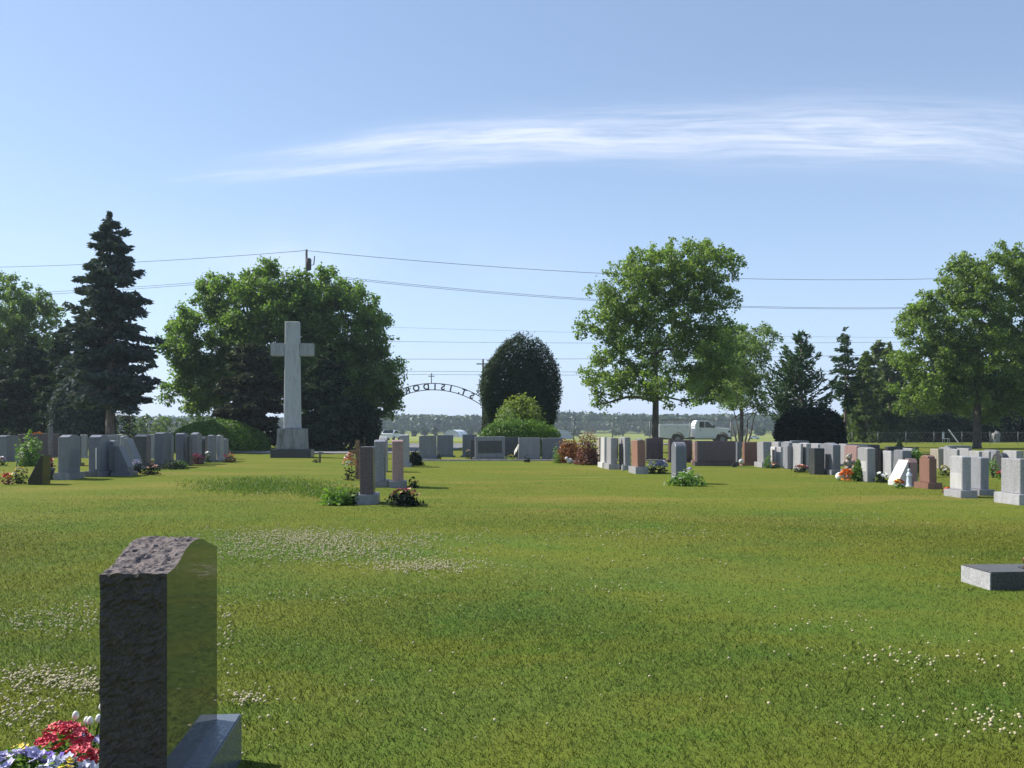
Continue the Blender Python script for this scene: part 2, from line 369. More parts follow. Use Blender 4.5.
def broadleaf(name, px, base_y, Z, trunk_r, h0, lobes, label, cat='tree', leaf='lmaple', size=.24, npuff=90, nleaf=420, puff=(.55, 1.15),
              group=None, depth=1.0, barkm='bark', lean=(0, 0), seed=1, stems=1, shell=.35):
    """lobes: ellipses (px, py, rx, ry) of the crown as it stands at distance Z, given real size and depth here"""
    global rng; rng = np.random.default_rng(seed); rnd = random.Random(seed)
    X = XW(px, Z); root = thing(name, (X, Z, gz(X, Z)), label, cat, group); S = Z/F
    vols = []
    for (ax, ay, rx, ry) in lobes:
        vols.append((Vector(((ax-px)*S, rnd.uniform(-.15, .15)*rx*S, ZW(ay, Z)-gz(X, Z))), Vector((rx*S, rx*S*depth, ry*S))))
    wts = [v[1].x*v[1].z for v in vols]; cs = []
    tries = 0
    while len(cs) < npuff and tries < npuff*40:
        tries += 1
        c, r = rnd.choices(vols, wts)[0]
        d = Vector((rnd.gauss(0, 1), rnd.gauss(0, 1), rnd.gauss(0, 1))).normalized()
        k = rnd.uniform(shell, 1)**.6; pr = rnd.uniform(*puff)
        q = Vector((c.x+d.x*max(.1, r.x-pr*.12)*k, c.y+d.y*max(.1, r.y-pr*.12)*k, c.z+d.z*max(.1, r.z-pr*.12)*k))
        if all((q-o[0]).length > .38*(pr+o[1]) for o in cs): cs.append((q, pr))
    Vs, Ts = [], []
    for q, pr in cs:
        n = int(nleaf*(pr/.85)**2)
        # a clump is a handful of smaller sprays, so its outline is ragged
        ns = 7; sp, _ = ell_pts(ns, q, (pr*.75, pr*.75, pr*.62), .3)
        for s_ in sp:
            m_ = n//ns; rr = pr*rnd.uniform(.32, .62)
            P_, d = ell_pts(m_, s_, (rr, rr, rr*.8), .2)
            P_ += rng.normal(size=P_.shape)*rr*.24
            Vs.append(leaf_quads(P_, size, 1.15, d*.55+np.array([0, 0, .35])+(s_-np.array(q))*.4/pr))
            Ts.append(np.clip(rng.normal(.5+rnd.uniform(-.22, .22), .22, m_), 0, 1))
    bm = bmesh.new()
    if stems == 1: limbs(bm, (0, 0, 0), trunk_r, h0, [q for q, _ in cs], seed, lean)
    else:
        for k in range(stems):
            a = k*2*math.pi/stems+seed; sub = [q for i, (q, _) in enumerate(cs) if i % stems == k]
            limbs(bm, (.35*math.cos(a), .35*math.sin(a), 0), trunk_r, h0, sub, seed+k, (.5*math.cos(a), .5*math.sin(a)))
    from_bm('trunk', bm, M[barkm], root, True)
    quads_mesh('crown', np.concatenate(Vs), np.concatenate(Ts), M[leaf], root)
    return root
def conifer(name, px, Z, ytop, halfw, label, leaf='lspruce', barkm='sbark', trunk_r=.22, clear=1.2, cat='tree', group=None, seed=3,
            dens=1.0, up=.1, droop=.35, prof=None, sz=.34, ragged=.25, wh=.42, asp=2.6, tuft=False):
    global rng; rng = np.random.default_rng(seed); rnd = random.Random(seed)
    X = XW(px, Z); g = gz(X, Z); root = thing(name, (X, Z, g), label, cat, group); H = ZW(ytop, Z)-g; W = halfw*Z/F
    prof = prof or [(0, .75), (.25, 1.0), (.55, .72), (.8, .4), (1, .04)]
    def pr(t):
        for (a, va), (b, vb) in zip(prof, prof[1:]):
            if t <= b: return va+(vb-va)*(t-a)/(b-a)
        return prof[-1][1]
    bm = bmesh.new(); tube(bm, [(0, 0, -.2), (0, 0, .3), (.05, 0, H*.5), (0, 0, H*.97)], [trunk_r*1.3, trunk_r, trunk_r*.6, .02], 9)
    C, A, T, Sz = [], [], [], []
    z = clear
    while z < H:
        t = (z-clear)/(H-clear); nb = max(4, int(7*(.5+.5*(1-t))))
        for k in range(nb):
            a = rnd.uniform(0, 2*math.pi); L = W*pr(t)*(1-ragged*1.5*rnd.random()**1.5+(ragged*.35 if rnd.random() < .2 else 0))
            zz = z+rnd.uniform(-.9, .9)*wh; upk = up+rnd.uniform(-.08, .10); dk = droop*rnd.uniform(.5, 1.3); d = Vector((math.cos(a), math.sin(a), 0))
            def bp(s): return Vector((0, 0, zz))+d*L*s+Vector((0, 0, upk*L*s*2-dk*L*s*s+ (.10*L*s**4 if not tuft else .2*L*s**3)))
            tube(bm, [bp(0), bp(.5), bp(.95)], [.05*(1-t)+.015, .03*(1-t)+.012, .008], 4, cap=False)
            tb = rnd.uniform(-.2, .2); n = max(10, int(dens*46*max(L, .3)))
            for q in range(n):
                s_ = (.12+.88*rnd.random()**.7); b_ = bp(s_); side = rnd.choice((-1, 1))*rnd.random()*(.42*L*(1-s_*.75)+.10)
                perp = Vector((-d.y, d.x, 0)); pos = b_+perp*side+Vector((0, 0, -abs(side)*.28+rnd.uniform(-.22, .10)))
                pos -= d*abs(side)*.15
                C.append(pos); dr = (d*1.0+perp*(1.2 if side > 0 else -1.2)*min(1, abs(side)*2)+Vector((0, 0, -.15+(1.1*s_ if tuft else 0)))); A.append(dr.normalized())
                T.append(.5+tb+rnd.gauss(0, .18)); Sz.append(sz)
        z += wh*(1-.35*t)
    C = np.array(C); A = np.array(A)
    V = leaf_quads(C, np.array(Sz), asp, np.tile([0, 0, .5], (len(C), 1)), A*1.6)
    from_bm('trunk', bm, M[barkm], root, True)
    quads_mesh('crown', V, np.clip(np.array(T), 0, 1), M[leaf], root); return root
def bush(name, X, Y, rx, ry, h, label, leaf, cat='shrub', n=6000, size=.16, lump=.22, shape='dome', group=None, seed=5, asp=1.4, z0=0, upward=.4, fill=.72, flat=2.0, parent=None, K=40, sharp=16):
    """dense foliage: leaves through the outer volume of a lumpy body"""
    global rng; rng = np.random.default_rng(seed)
    d = unit(rng.normal(size=(n, 3))*np.array([1, 1, 1]))
    if shape == 'dome': d[:, 2] = np.abs(d[:, 2]); c = np.array([0, 0, 0.]); r = np.array([rx, ry, h])
    else: c = np.array([0, 0, h/2]); r = np.array([rx, ry, h/2])
    ld = unit(np.random.default_rng(seed+99).normal(size=(K, 3))); la = np.random.default_rng(seed+5).uniform(-.6, 1, K)
    lumpv = (np.clip(d@ld.T, 0, 1)**sharp)@la
    k = (fill+(1-fill)*rng.random(n)**.6)*(1+lump*np.clip(lumpv, -1, 1.2)-lump*.25)
    if shape == 'column':                             # outline given by a height profile
        pf = {0: [(0, .86), (.25, 1), (.5, .97), (.7, .84), (.85, .62), (.95, .36), (1, .05)], 1: [(0, .9), (.2, 1), (.6, .6), (1, .03)], 2: [(0, .95), (.35, 1), (.65, .93), (.85, .72), (.95, .48), (1, .2)]}[1 if flat < 1.5 else 2 if flat > 3 else 0]
        t_ = (d[:, 2]+1)/2; t_ = t_*.35+rng.random(n)*.65; pr_ = np.interp(t_, [a for a, _ in pf], [b for _, b in pf])
        hx = d[:, :2]/np.maximum(1e-3, np.linalg.norm(d[:, :2], axis=1, keepdims=True)); kk = fill+(1-fill)*rng.random(n)**.6; kk = np.where(t_ > .93, kk*rng.random(n)**.4, kk)
        d = unit(np.concatenate([hx, (t_-.35)[:, None]*1.4], 1)); lumpv = (np.clip(d@ld.T, 0, 1)**sharp)@la
        kk = kk*(1+lump*np.clip(lumpv, -1, 1.2)-lump*.25)
        P = np.concatenate([hx*(pr_*kk)[:, None]*np.array([rx, ry]), (t_*h*(1+.12*lump*lumpv))[:, None]], 1)
    else: P = c+d*k[:, None]*r
    P = P+rng.normal(size=P.shape)*size*.45
    P[:, 2] = np.maximum(P[:, 2], .02+size*.2)
    V = leaf_quads(P, size, asp, d*.7+np.array([0, 0, upward]))
    T = np.clip(.5+.35*lumpv+rng.normal(size=n)*.2, 0, 1)
    g = gz(X, Y)
    if parent is None:
        root = thing(name, (X, Y, g+z0), label, cat, group); o = quads_mesh('foliage', V, T, M[leaf], root)
        bm = bmesh.new()
        for q in range(7):
            a = q*.9; e = (rx*.45*math.cos(a), ry*.45*math.sin(a), h*.55); tube(bm, [(0, 0, 0), (e[0]*.4, e[1]*.4, h*.25), e], [.035, .025, .01], 5)
        from_bm('stem', bm, M['bark'], root, True)
        return root
    V[:, 2] += z0; return quads_mesh(name, V, T, M[leaf], parent)

# ------------------------------------------------------------------ ground, lanes
def axis(vals): return sorted(set(vals))
xs = axis([i*1.0 for i in range(-40, 41)]+[s*v for s in (-1, 1) for v in (50, 60, 75, 95, 120, 160, 220, 300, 420, 600, 900, 1400, 2400)])
ys = axis([i*1.0 for i in range(-10, 80)]+[-2400, -1400, -700, -300, -120, -60, -30, -18]+[80+i*10 for i in range(0, 36)]+[460, 520, 620, 760, 950, 1300, 1800, 2600])
me = bpy.data.meshes.new('ground'); vv = []
for y in ys:
    for x in xs:
        u = .012*noise.noise(Vector((x*.13, y*.13, 0))) if y > 6 else 0
        vv.append((x, y, gz(x, y)+(u if y < 80 else 0)-.0))
nx = len(xs); ff = [(j*nx+i, j*nx+i+1, (j+1)*nx+i+1, (j+1)*nx+i) for j in range(len(ys)-1) for i in range(nx-1)]
me.from_pydata(vv, [], ff); g = link('ground', me, M['lawn'], None, True); g['kind'] = 'structure'
def strip(name, pts, wd, mat, z=.03, kind='structure', label=None):
    bm = bmesh.new(); prev = None
    for i, p in enumerate(pts):
        a = Vector(pts[max(i-1, 0)]); b = Vector(pts[min(i+1, len(pts)-1)]); d = (b-a).normalized(); n = Vector((-d.y, d.x))
        l = Vector(p)+n*wd/2; r = Vector(p)-n*wd/2
        cur = (bm.verts.new((l.x, l.y, gz(l.x, l.y)+z)), bm.verts.new((r.x, r.y, gz(r.x, r.y)+z)))
        if prev: bm.faces.new((prev[0], cur[0], cur[1], prev[1]))
        prev = cur
    o = from_bm(name, bm, mat); o['kind'] = kind; return o
strip('lane', [(-75, 75), (-40, 72), (-24, 67), (-16.5, 60), (-12.5, 56.2), (-8.6, 57), (-6.8, 60.5), (-6.2, 66), (-6.1, 76), (-6.1, 82)], 5.0, M['asphalt'], .034)
strip('road', [(x, 84) for x in range(-300, 21, 20)], 6.4, M['asphalt'], .04)
bm = bmesh.new()
for i in range(24):                                  # low concrete edging across the back of the lawn
    x0 = -4.9+i*.56; box(bm, x0, x0+.555, 43.2, 43.36, -.05, .075+.006*math.sin(i*2.3), .01)
o = from_bm('edging_kerb', bm, M['kerb']); o['kind'] = 'structure'

# ------------------------------------------------------------------ foreground granite monument
YAW = math.atan(.093)
def foreground():
    near, far = Vector((-1.307, 3.60)), Vector((-1.388, 4.47)); L = (far-near).length; th = .245
    root = thing('headstone', (near.x, near.y, 0), 'large black granite headstone with rough chiselled end and polished side, in the near left foreground', 'headstone', rz=YAW)
    hb = .22; y0, y1 = 0, L
    pf = [(0, 1.04), (.10, 1.046), (.16, 1.056), (.22, 1.074), (.28, 1.096), (.36, 1.110), (.44, 1.115), (.52, 1.112), (.60, 1.10), (.68, 1.078), (.75, 1.06), (.82, 1.045), (L, 1.035)]
    out = []
    n = 70
    for i in range(n): out.append((y0, hb+(pf[0][1]-hb)*i/(n-1)))
    for (a, za), (b, zb) in zip(pf, pf[1:]):
        m_ = max(2, int((b-a)/.012))
        for i in range(1, m_+1): out.append((a+(b-a)*i/m_, za+(zb-za)*i/m_))
    for i in range(1, n): out.append((y1, pf[-1][1]-(pf[-1][1]-hb)*i/(n-1)))
    me = bpy.data.meshes.new('tablet'); nt_ = 18; vs = []; fs = []
    def ridge(p):
        r = noise.multi_fractal(p*9, 1.0, 2.1, 4, noise_basis='PERLIN_ORIGINAL')*.5
        c_ = .5*noise.noise(Vector((p.x*26, p.y*26, p.z*13)))+.45*noise.noise(p*48)+.4*noise.noise(p*85)+.25
        return r*.6+c_
    for i, (y, z) in enumerate(out):
        a, b = out[max(i-1, 0)], out[min(i+1, len(out)-1)]; ty, tz = b[0]-a[0], b[1]-a[1]; l = math.hypot(ty, tz); ny, nz = -tz/l, ty/l
        for k in range(nt_+1):
            u = k/nt_; x = -th*(1-u); q = Vector((x, y, z)); e = min(1, (1-u)*9)
            am = (.020 if nz > .5 else .014)*e*(1 if 0 < k else .5)
            dd = am*(ridge(q)-.45)
            xx = x+((-.006*abs(noise.noise(q*22))-.004*noise.noise(q*7)) if k == 0 else 0)
            vs.append((xx, y+ny*dd, z+nz*dd))
    m_ = nt_+1
    for i in range(len(out)-1):
        for k in range(nt_): fs.append((i*m_+k, i*m_+k+1, (i+1)*m_+k+1, (i+1)*m_+k))
    nr = len(fs)
    fs.append([i*m_+nt_ for i in range(len(out))][::-1]); fs.append([i*m_ for i in range(len(out))])
    me.from_pydata(vs, [], fs); me.materials.append(M['rock']); me.materials.append(M['polish']); me.materials.append(M['sunlit_top'])
    for q_ in range(nr):
        if n-1 <= q_//nt_ < len(out)-n: me.polygons[q_].material_index = 2
    me.polygons[nr].material_index = 1; me.polygons[nr+1].material_index = 1
    bmx = bmesh.new(); bmx.from_mesh(me); bmesh.ops.recalc_face_normals(bmx, faces=bmx.faces); bmx.to_mesh(me); bmx.free()
    link('tablet', me, None, root)
    bm = bmesh.new(); box(bm, -th-.12, .098, -.12, L+.085, -.02, hb, .006); from_bm('base', bm, M['basegrey'], root)
foreground()

# ------------------------------------------------------------------ headstones
SY = math.atan(.08)
def outline(kind, w, h, z0):
    a = w/2
    if kind == 'flat': top = [(a, h), (-a, h)]
    elif kind == 'gable': top = [(a, h*.94), (0, h), (-a, h*.94)]
    elif kind == 'soft': top = [(a, h*.965)]+[(a*math.cos(t), h*.965+h*.035*math.sin(t)) for t in [math.pi*k/10 for k in range(1, 10)]]+[(-a, h*.965)]
    elif kind == 'round': top = [(a, h-a*.75)]+[(a*math.cos(t), h-a*.75+a*.75*math.sin(t)) for t in [math.pi*k/12 for k in range(1, 12)]]+[(-a, h-a*.75)]
    elif kind == 'serp': top = [(a, h*.95)]+[(a*(1-k/8), h*.95+h*.05*(.5-.5*math.cos(math.pi*min(1, (1-abs(1-k/8))*1.35)))) for k in range(1, 16)]+[(-a, h*.95)]
    elif kind == 'shoulder': top = [(a, h*.9), (a*.72, h*.9), (a*.66, h*.96), (a*.3, h), (-a*.3, h), (-a*.66, h*.96), (-a*.72, h*.9), (-a, h*.9)]
    elif kind == 'gothic': top = [(a, h*.78), (a*.8, h*.86), (a*.45, h*.94), (0, h), (-a*.45, h*.94), (-a*.8, h*.86), (-a, h*.78)]
    return [(-a, z0), (a, z0)]+top
def stone(cx, cy, w, t, h, top, mat, base, label, frontal=False, group=None, yaw=None, bmat=None, slant=0, ex=.11, name='headstone', pitch=0, panel=None):
    """w: along its face, t: thickness, base: height of base (0 = none). frontal: broad face looks at the camera"""
    yaw = (SY if yaw is None else yaw)+(0 if not frontal else -math.pi/2)
    if not frontal: yaw += random.uniform(-.02, .02)
    root = thing(name, (cx, cy, gz(cx, cy)), label, 'headstone', group, yaw)
    root.rotation_euler.x = random.uniform(-.012, .012); root.rotation_euler.y = random.uniform(-.014, .014)
    bm = bmesh.new()
    if slant:                                         # slanted face marker: side profile is a wedge; slant sign = side of the sloping face
        s = 1 if slant > 0 else -1; k = abs(slant)
        prism(bm, [(-t/2*s, base), (t/2*s, base), (t/2*s, base+h*.16), (t/2*s-k*s, h), (-t/2*s, h)], -w/2, w/2, 'y', .006)
    else: prism(bm, outline(top, w, h, base), -t/2, t/2, 'x', .012)
    if pitch: bmesh.ops.rotate(bm, verts=bm.verts, cent=(0, 0, base), matrix=Matrix.Rotation(pitch, 3, 'Y'))
    tb = from_bm('tablet', bm, M[mat], root)
    if base:
        bm = bmesh.new(); box(bm, -t/2-ex*.8, t/2+ex*.8, -w/2-ex, w/2+ex, -.04, base, .008)
        from_bm('base', bm, M[bmat or mat], root)
    if panel:                                         # a recessed-looking framed inscription field, standing 3 mm proud
        sgn, pm, z0, z1, wf = panel; bm = bmesh.new(); x0 = sgn*(t/2+.003)
        box(bm, min(x0, x0-sgn*.01), max(x0, x0-sgn*.01), -w/2*wf, w/2*wf, base+(h-base)*z0, base+(h-base)*z1)
        from_bm('inscription_panel', bm, M[pm], root)
    return root
def side(xa, xb, yt, yb, w, top, mat, base, label, **k):
    """near end of the stone spans xa..xb, meets the grass at yb"""
    Z = Zof(yb); ex = k.get('ex', .11) if base else 0; Zt = Z+ex
    t = (xb-xa)*Zt/F; x = XW((xa+xb)/2, Zt); h = ZW(yt, Zt)
    cy = Zt+w/2; return stone(x-.08*w/2, cy, w, t, h, top, mat, base, label, **k)
def front(xa, xb, yt, yb, t, top, mat, base, label, **k):
    Z = Zof(yb); ex = .10 if base else 0; Zt = Z+ex*.8
    w = (xb-xa)*Zt/F; x = XW((xa+xb)/2, Zt); return stone(x, Zt+t/2, w, t, ZW(yt, Zt), top, mat, base, label, frontal=True, **k)
GL, GR, GB, GC = 'headstones in the left row', 'headstones in the right row', 'headstones across the back of the lawn', 'headstones near the middle of the lawn'
# left row (we see the near ends and the faces that look right)
side(58, 68, 435, 480, .95, 'serp', 'grey', .20, 'pale grey headstone with curved top, next right of the grey wooden post', group=GL, panel=(1, 'blue', .12, .62, .7))
side(89, 100, 435, 477, .85, 'serp', 'blue', .18, 'blue grey headstone with curved top just left of the thin white rod', group=GL)
side(109, 114.5, 440.5, 475.5, .55, 'soft', 'grey', 0, 'narrow grey upright stone squeezed behind the two slanted markers', group=GL)
side(114.5, 128, 446, 476, .6, 'flat', 'blue', .12, 'nearer blue grey marker with steeply sloping face in left row', group=GL, slant=.30)
side(124, 136.5, 438.5, 470, .7, 'flat', 'grey', .10, 'taller slanted grey marker behind the other slanted one', group=GL, slant=.34)
side(134, 146, 434.5, 468, .6, 'gable', 'dark', .15, 'dark grey upright stone behind the mixed flower bank', group=GL)
side(154, 163, 432.5, 468, 1.1, 'soft', 'blue', .16, 'widest blue grey stone in middle of the left row', group=GL)
side(176, 184, 433, 466, .75, 'soft', 'blue', .14, 'blue grey rounded stone between the widest stone and the thin low one', group=GL)
side(187, 189.5, 437, 466, .5, 'flat', 'dark', 0, 'very thin low dark stone left of the pink flowers', group=GL)
side(190, 196.5, 432.5, 464.5, .9, 'gable', 'grey', .14, 'tall grey gabled stone directly behind the pink flowers', group=GL)
side(200.5, 205, 436.5, 462, .6, 'round', 'dark', .1, 'dark round topped stone behind the single white flower', group=GL)
side(208, 213, 435, 462.5, .6, 'soft', 'grey', .1, 'second to last grey stone at far end of left row', group=GL)
side(216.5, 220, 435, 461.5, .75, 'soft', 'light', .1, 'last stone at the far right end of the left row, light grey', group=GL)
# second left row behind
G2 = 'headstones in the row behind the left row'
side(-6, 6, 435.5, 461.5, 1.3, 'soft', 'grey', .12, 'grey granite stone cut by the left edge of the picture', group=G2)
front(19, 57, 433.5, 457.5, .3, 'soft', 'brown', .14, 'broad mauve granite stone behind the leafy garden bush', group=G2)
for i, (a, b, yt, yb, mt, lb) in enumerate([(80, 86, 434.5, 458, 'light', 'light stone tops showing between the two curved grey headstones'),
     (106, 125, 434.8, 459, 'grey', 'low wide grey stone seen above the narrow upright stone'),
     (147, 153, 434.2, 458.5, 'light', 'pale stone between the gabled dark stone and the widest stone')]):
    front(a, b, yt, yb, .22, 'soft', mt, .1, lb, group=G2)
for xa, xb, yt, yb, w_, tp, mt, lb in [(165, 169, 435, 463, .8, 'soft', 'grey', 'grey stone filling the gap right of the widest stone'), (70, 74, 436, 466, .8, 'flat', 'dark', 'dark flat topped stone seen between the two curved grey stones'),
     (120, 123, 436, 464, .7, 'soft', 'light', 'light stone tip just above the taller slanted marker'), (141, 145.5, 436, 463, .8, 'flat', 'grey', 'grey stone half behind the gabled dark stone'), (223, 225.5, 438.5, 459.5, .7, 'soft', 'grey', 'small farthest grey stone just past the last light stone')]:
    side(xa, xb, yt, yb, w_, tp, mt, .1, lb, group=G2)
# dark slanted stone at the left with its vase
side(28, 42, 455.5, 485, .55, 'flat', 'black', 0, 'small black granite marker with slanted back beside the post, left edge', slant=-.33, group=GL)

# centre
side(360, 373.5, 447, 504.8, .62, 'flat', 'brown', .2, 'dark brown granite headstone with plants at both sides of its grey base', group=GC, bmat='grey')
side(373.5, 384.5, 440, 487.5, .75, 'soft', 'grey', .17, 'grey headstone immediately behind the dark brown one', group=GC)
side(392, 403, 440, 488, .6, 'soft', 'pink', .17, 'pinkish headstone with sunlit top standing right of the grey one', group=GC, bmat='grey')
side(379, 387, 436.5, 472, .7, 'round', 'light', 0, 'pale round topped stone behind the grey and pink pair', group=GC)
side(400, 409, 434.5, 467, .7, 'soft', 'light', .12, 'light grey stone left of the round dark bush', group=GC)
# broad stones across the back
front(419, 436.5, 435.5, 459.5, .22, 'soft', 'grey', .10, 'grey broad stone right behind the round dark bush', group=GB)
front(436.8, 453, 435, 457, .22, 'flat', 'blue', .08, 'blue grey flat topped stone in front of the white hoop greenhouse', group=GB)
front(462.5, 477, 434.4, 457, .24, 'flat', 'blue', .08, 'blue grey stone right of the grassy gap under the gate arch', group=GB)
front(470.3, 474.2, 440, 459.5, .16, 'flat', 'dark', 0, 'thin dark slab touching left side of the widest grey stone', group=GB)
front(475, 505, 436.6, 460.5, .26, 'flat', 'grey', .14, 'widest grey stone of the back line below the arched hedge', group=GB, panel=(1, 'dark', .2, .8, .8))
front(504.5, 520, 437, 458.3, .22, 'flat', 'dark', .1, 'dark stone half hidden between two broad grey ones, little flag before it', group=GB)
front(518.5, 540, 437.6, 460.5, .24, 'flat', 'grey', .1, 'grey stone with the small white flag at its left edge', group=GB)
front(542, 563, 438, 460.5, .26, 'flat', 'blue', .1, 'blue grey stone just left of the rust red bush', group=GB)
front(646, 663, 438, 461, .26, 'soft', 'brown', .12, 'brown broad stone right behind the short red granite stone', group=GB)
front(669, 692, 440, 462.5, .3, 'flat', 'brown', .12, 'dark broad stone behind the lone grey stone with planted leaves', group=GB)
front(694.5, 700, 441.5, 463, .35, 'flat', 'pink', .1, 'narrow pinkish slab at left of the big red brown stone', group=GB)
front(696.5, 736, 441, 466, .32, 'flat', 'brown', .16, 'very wide red brown granite stone below the white truck', group=GB, bmat='brown', panel=(1, 'brown', .12, .45, .5))
front(737, 741.5, 441.5, 463, .2, 'flat', 'blue', 0, 'narrow blue grey sliver of stone right of the wide red brown one', group=GB)
front(744, 759.5, 442, 465.5, .3, 'flat', 'red', .1, 'square red granite stone below the slim trees', group=GB)
# right of the centre, side-on
side(599, 601, 437.5, 464, .6, 'flat', 'tan', 0, 'thin tan stone rising behind the dark red bush', group=GC)
side(604, 607.5, 437.3, 468, .8, 'flat', 'white', .2, 'slim white stone between dark red bush and the wider pale stone', group=GC)
side(610.5, 617, 438, 469.5, .85, 'flat', 'light', .2, 'pale flat topped stone with white base, left of the stone with the inlaid shadow', group=GC, bmat='light')
side(625, 631, 437.5, 470, 1.15, 'flat', 'light', .16, 'pale stone with dark pointed shadow inlaid on its left face', group=GC)
side(637.5, 645.5, 440.5, 474, .95, 'flat', 'red', .23, 'red granite stone on a pale base beside the blue bouquet', group=GC, bmat='light')
side(676, 687, 442, 484, .55, 'round', 'blue', 0, 'lone dark grey headstone rising out of pale leafy plants', group=GC)
# right row
side(763.5, 770.5, 442, 467.5, .75, 'flat', 'light', .2, 'light stone with white base at the far left end of right row', group=GR)
side(775, 778, 447, 467, .5, 'flat', 'white', 0, 'thin white stone, first of two thin ones in right row', group=GR)
side(780.8, 784, 447, 467.5, .5, 'flat', 'light', 0, 'thin light grey stone, second of two thin ones in right row', group=GR)
side(787.5, 794, 446, 469, .5, 'flat', 'grey', 0, 'dark ended grey stone next to the two thin ones', group=GR)
side(800.5, 803, 443.7, 470, .85, 'flat', 'light', 0, 'pale stone carrying the shadow of its neighbour, left of the pink flower border', group=GR)
side(806.5, 811.5, 443, 470, .75, 'soft', 'light', 0, 'pale stone with rounded shoulder behind the pink flower border', group=GR)
front(791, 809, 440.5, 459, .3, 'soft', 'blue', .1, 'curved top of a broad stone behind the right row, below the big dark shrub', group=GR)
side(814.5, 825, 448.3, 474.5, .5, 'flat', 'dark', 0, 'low square dark stone in front of a taller grey one', group=GR)
side(833, 841, 443, 475, 1.1, 'gable', 'grey', .17, 'tall grey stone with dark near end left of the orange flowers', group=GR)
front(841.5, 866, 444, 462, .3, 'flat', 'grey', .1, 'wide grey stone behind the pink one', group=GR)
side(856.5, 860.5, 445.5, 474, 1.0, 'soft', 'pink', 0, 'pink granite stone behind the teddy bear and orange flowers', group=GR)
side(867, 875.5, 447.5, 482, .62, 'soft', 'light', 0, 'light grey pillar like stone right of the dwarf conifer', group=GR, panel=(-1, 'white', .3, .6, .8))
side(876.5, 885, 449, 477.5, .8, 'flat', 'black', 0, 'black polished stone between two light grey ones', group=GR)
side(891, 893.5, 451, 478.5, .55, 'flat', 'light', 0, 'light grey stone right of the black one', group=GR)
side(902, 911.5, 450, 477, .6, 'soft', 'grey', 0, 'grey soft topped stone behind the leaning white marker', group=GR)
side(897.5, 908.5, 460, 486, .55, 'flat', 'white', 0, 'white marker with a wide sloping face lit by the sun', slant=-.10*3.0, group=GR)
side(929, 937, 455.5, 489, .50, 'shoulder', 'red', .15, 'upright red granite stone with stepped base and side wing', group=GR)
side(938.5, 945, 449, 469, .6, 'flat', 'tan', 0, 'tan square stone behind the upright red one', group=GR)
side(962, 971.5, 456, 498, .52, 'soft', 'light', .16, 'left one of two tall pale stones on one long base', group=GR, panel=(-1, 'white', .05, .5, .9))
side(980, 989, 457, 495.5, .5, 'soft', 'grey', .13, 'right one of two tall stones on one long base', group=GR)
side(1019.5, 1031, 459, 505.5, .64, 'flat', 'light', .22, 'nearest pale stone at the right edge on a thick white base', group=GR)
G3 = 'headstones in the rows behind the right row'
front(905, 919, 447, 462, .3, 'flat', 'dark', .1, 'dark flat topped stone behind the round green shrub', group=G3)
front(887, 904, 446.5, 461, .3, 'soft', 'dark', .1, 'dark rounded stone above the black polished one', group=G3)
front(860, 880, 444.5, 460.5, .3, 'soft', 'dark', .1, 'dark wide stone peeping over the light pillar stone', group=G3)
front(947.5, 972, 445.5, 463, .3, 'soft', 'grey', .1, 'widest arched stone behind the pale pair, near the maple trunk', group=G3)
side(957, 960, 449, 471, .9, 'soft', 'light', 0, 'light stone left of the maple trunk', group=G3)
side(968, 972, 448.5, 468, .8, 'flat', 'light', 0, 'light stone in front of the maple trunk', group=G3)
side(979, 982.5, 451, 473, .7, 'soft', 'light', 0, 'light stone just right of the maple trunk', group=G3)
side(988.5, 991, 451, 473, .6, 'soft', 'light', 0, 'thin light stone two right of the maple trunk', group=G3)
side(1003, 1010, 453, 477, .6, 'round', 'dark', 0, 'dark round topped stone left of the nearest pale stone', group=G3)
side(1016, 1024, 451, 470, .8, 'flat', 'light', 0, 'light square stone peeping over the nearest pale one at the edge', group=G3)
front(762, 800, 441.5, 458, .3, 'flat', 'blue', .1, 'long low stone in front of the dark shrub', group=G3)
for xa, xb, yt, yb, w_, tp, mt, lb in [(769, 773, 441.5, 463, .8, 'soft', 'grey', 'grey stone behind the leftmost green plant of right row'), (778, 782, 442, 464, .8, 'flat', 'light', 'light stone rising behind the first thin stone'), (789, 793, 441.5, 465, .9, 'gable', 'grey', 'grey gabled stone behind the dark ended one'),
     (818, 824, 443.5, 466, .9, 'soft', 'light', 'light rounded stone rising behind the low square dark one'), (846, 850, 444, 466, .7, 'flat', 'light', 'light stone just left of the pink granite one'), (868, 873, 446, 469, .8, 'flat', 'dark', 'dark block behind the light pillar like stone'),
     (912, 916, 448.5, 469, .7, 'flat', 'light', 'light stone left of the round green shrub'), (950, 954, 447.5, 467, .8, 'flat', 'grey', 'grey stone left end of the cluster before the maple trunk'), (996, 1000, 450, 469, .8, 'soft', 'grey', 'grey stone between two light ones right of the maple trunk'),
     (614, 618, 438.5, 461, .8, 'flat', 'dark', 'dark slab between the pale stone and the stone with the inlaid shadow'), (639, 643, 438.8, 463, .8, 'soft', 'grey', 'grey stone peeping over the short red granite stone')]:
    side(xa, xb, yt, yb, w_, tp, mt, .08, lb, group=G3)
# small side wing of the red stone, its own block
bm = bmesh.new(); box(bm, -.11, .11, -.16, .16, -.02, .62, .008); prism(bm, [(-.16, .62), (.16, .62), (.08, .72), (-.08, .72)], -.11, .11, 'x', .004)
o = from_bm('block', bm, M['pink']); o.location = (XW(917, 25.2), 25.6, 0); o.rotation_euler.z = SY; setp(o, 'low pinkish block left of the upright red granite stone', 'block')
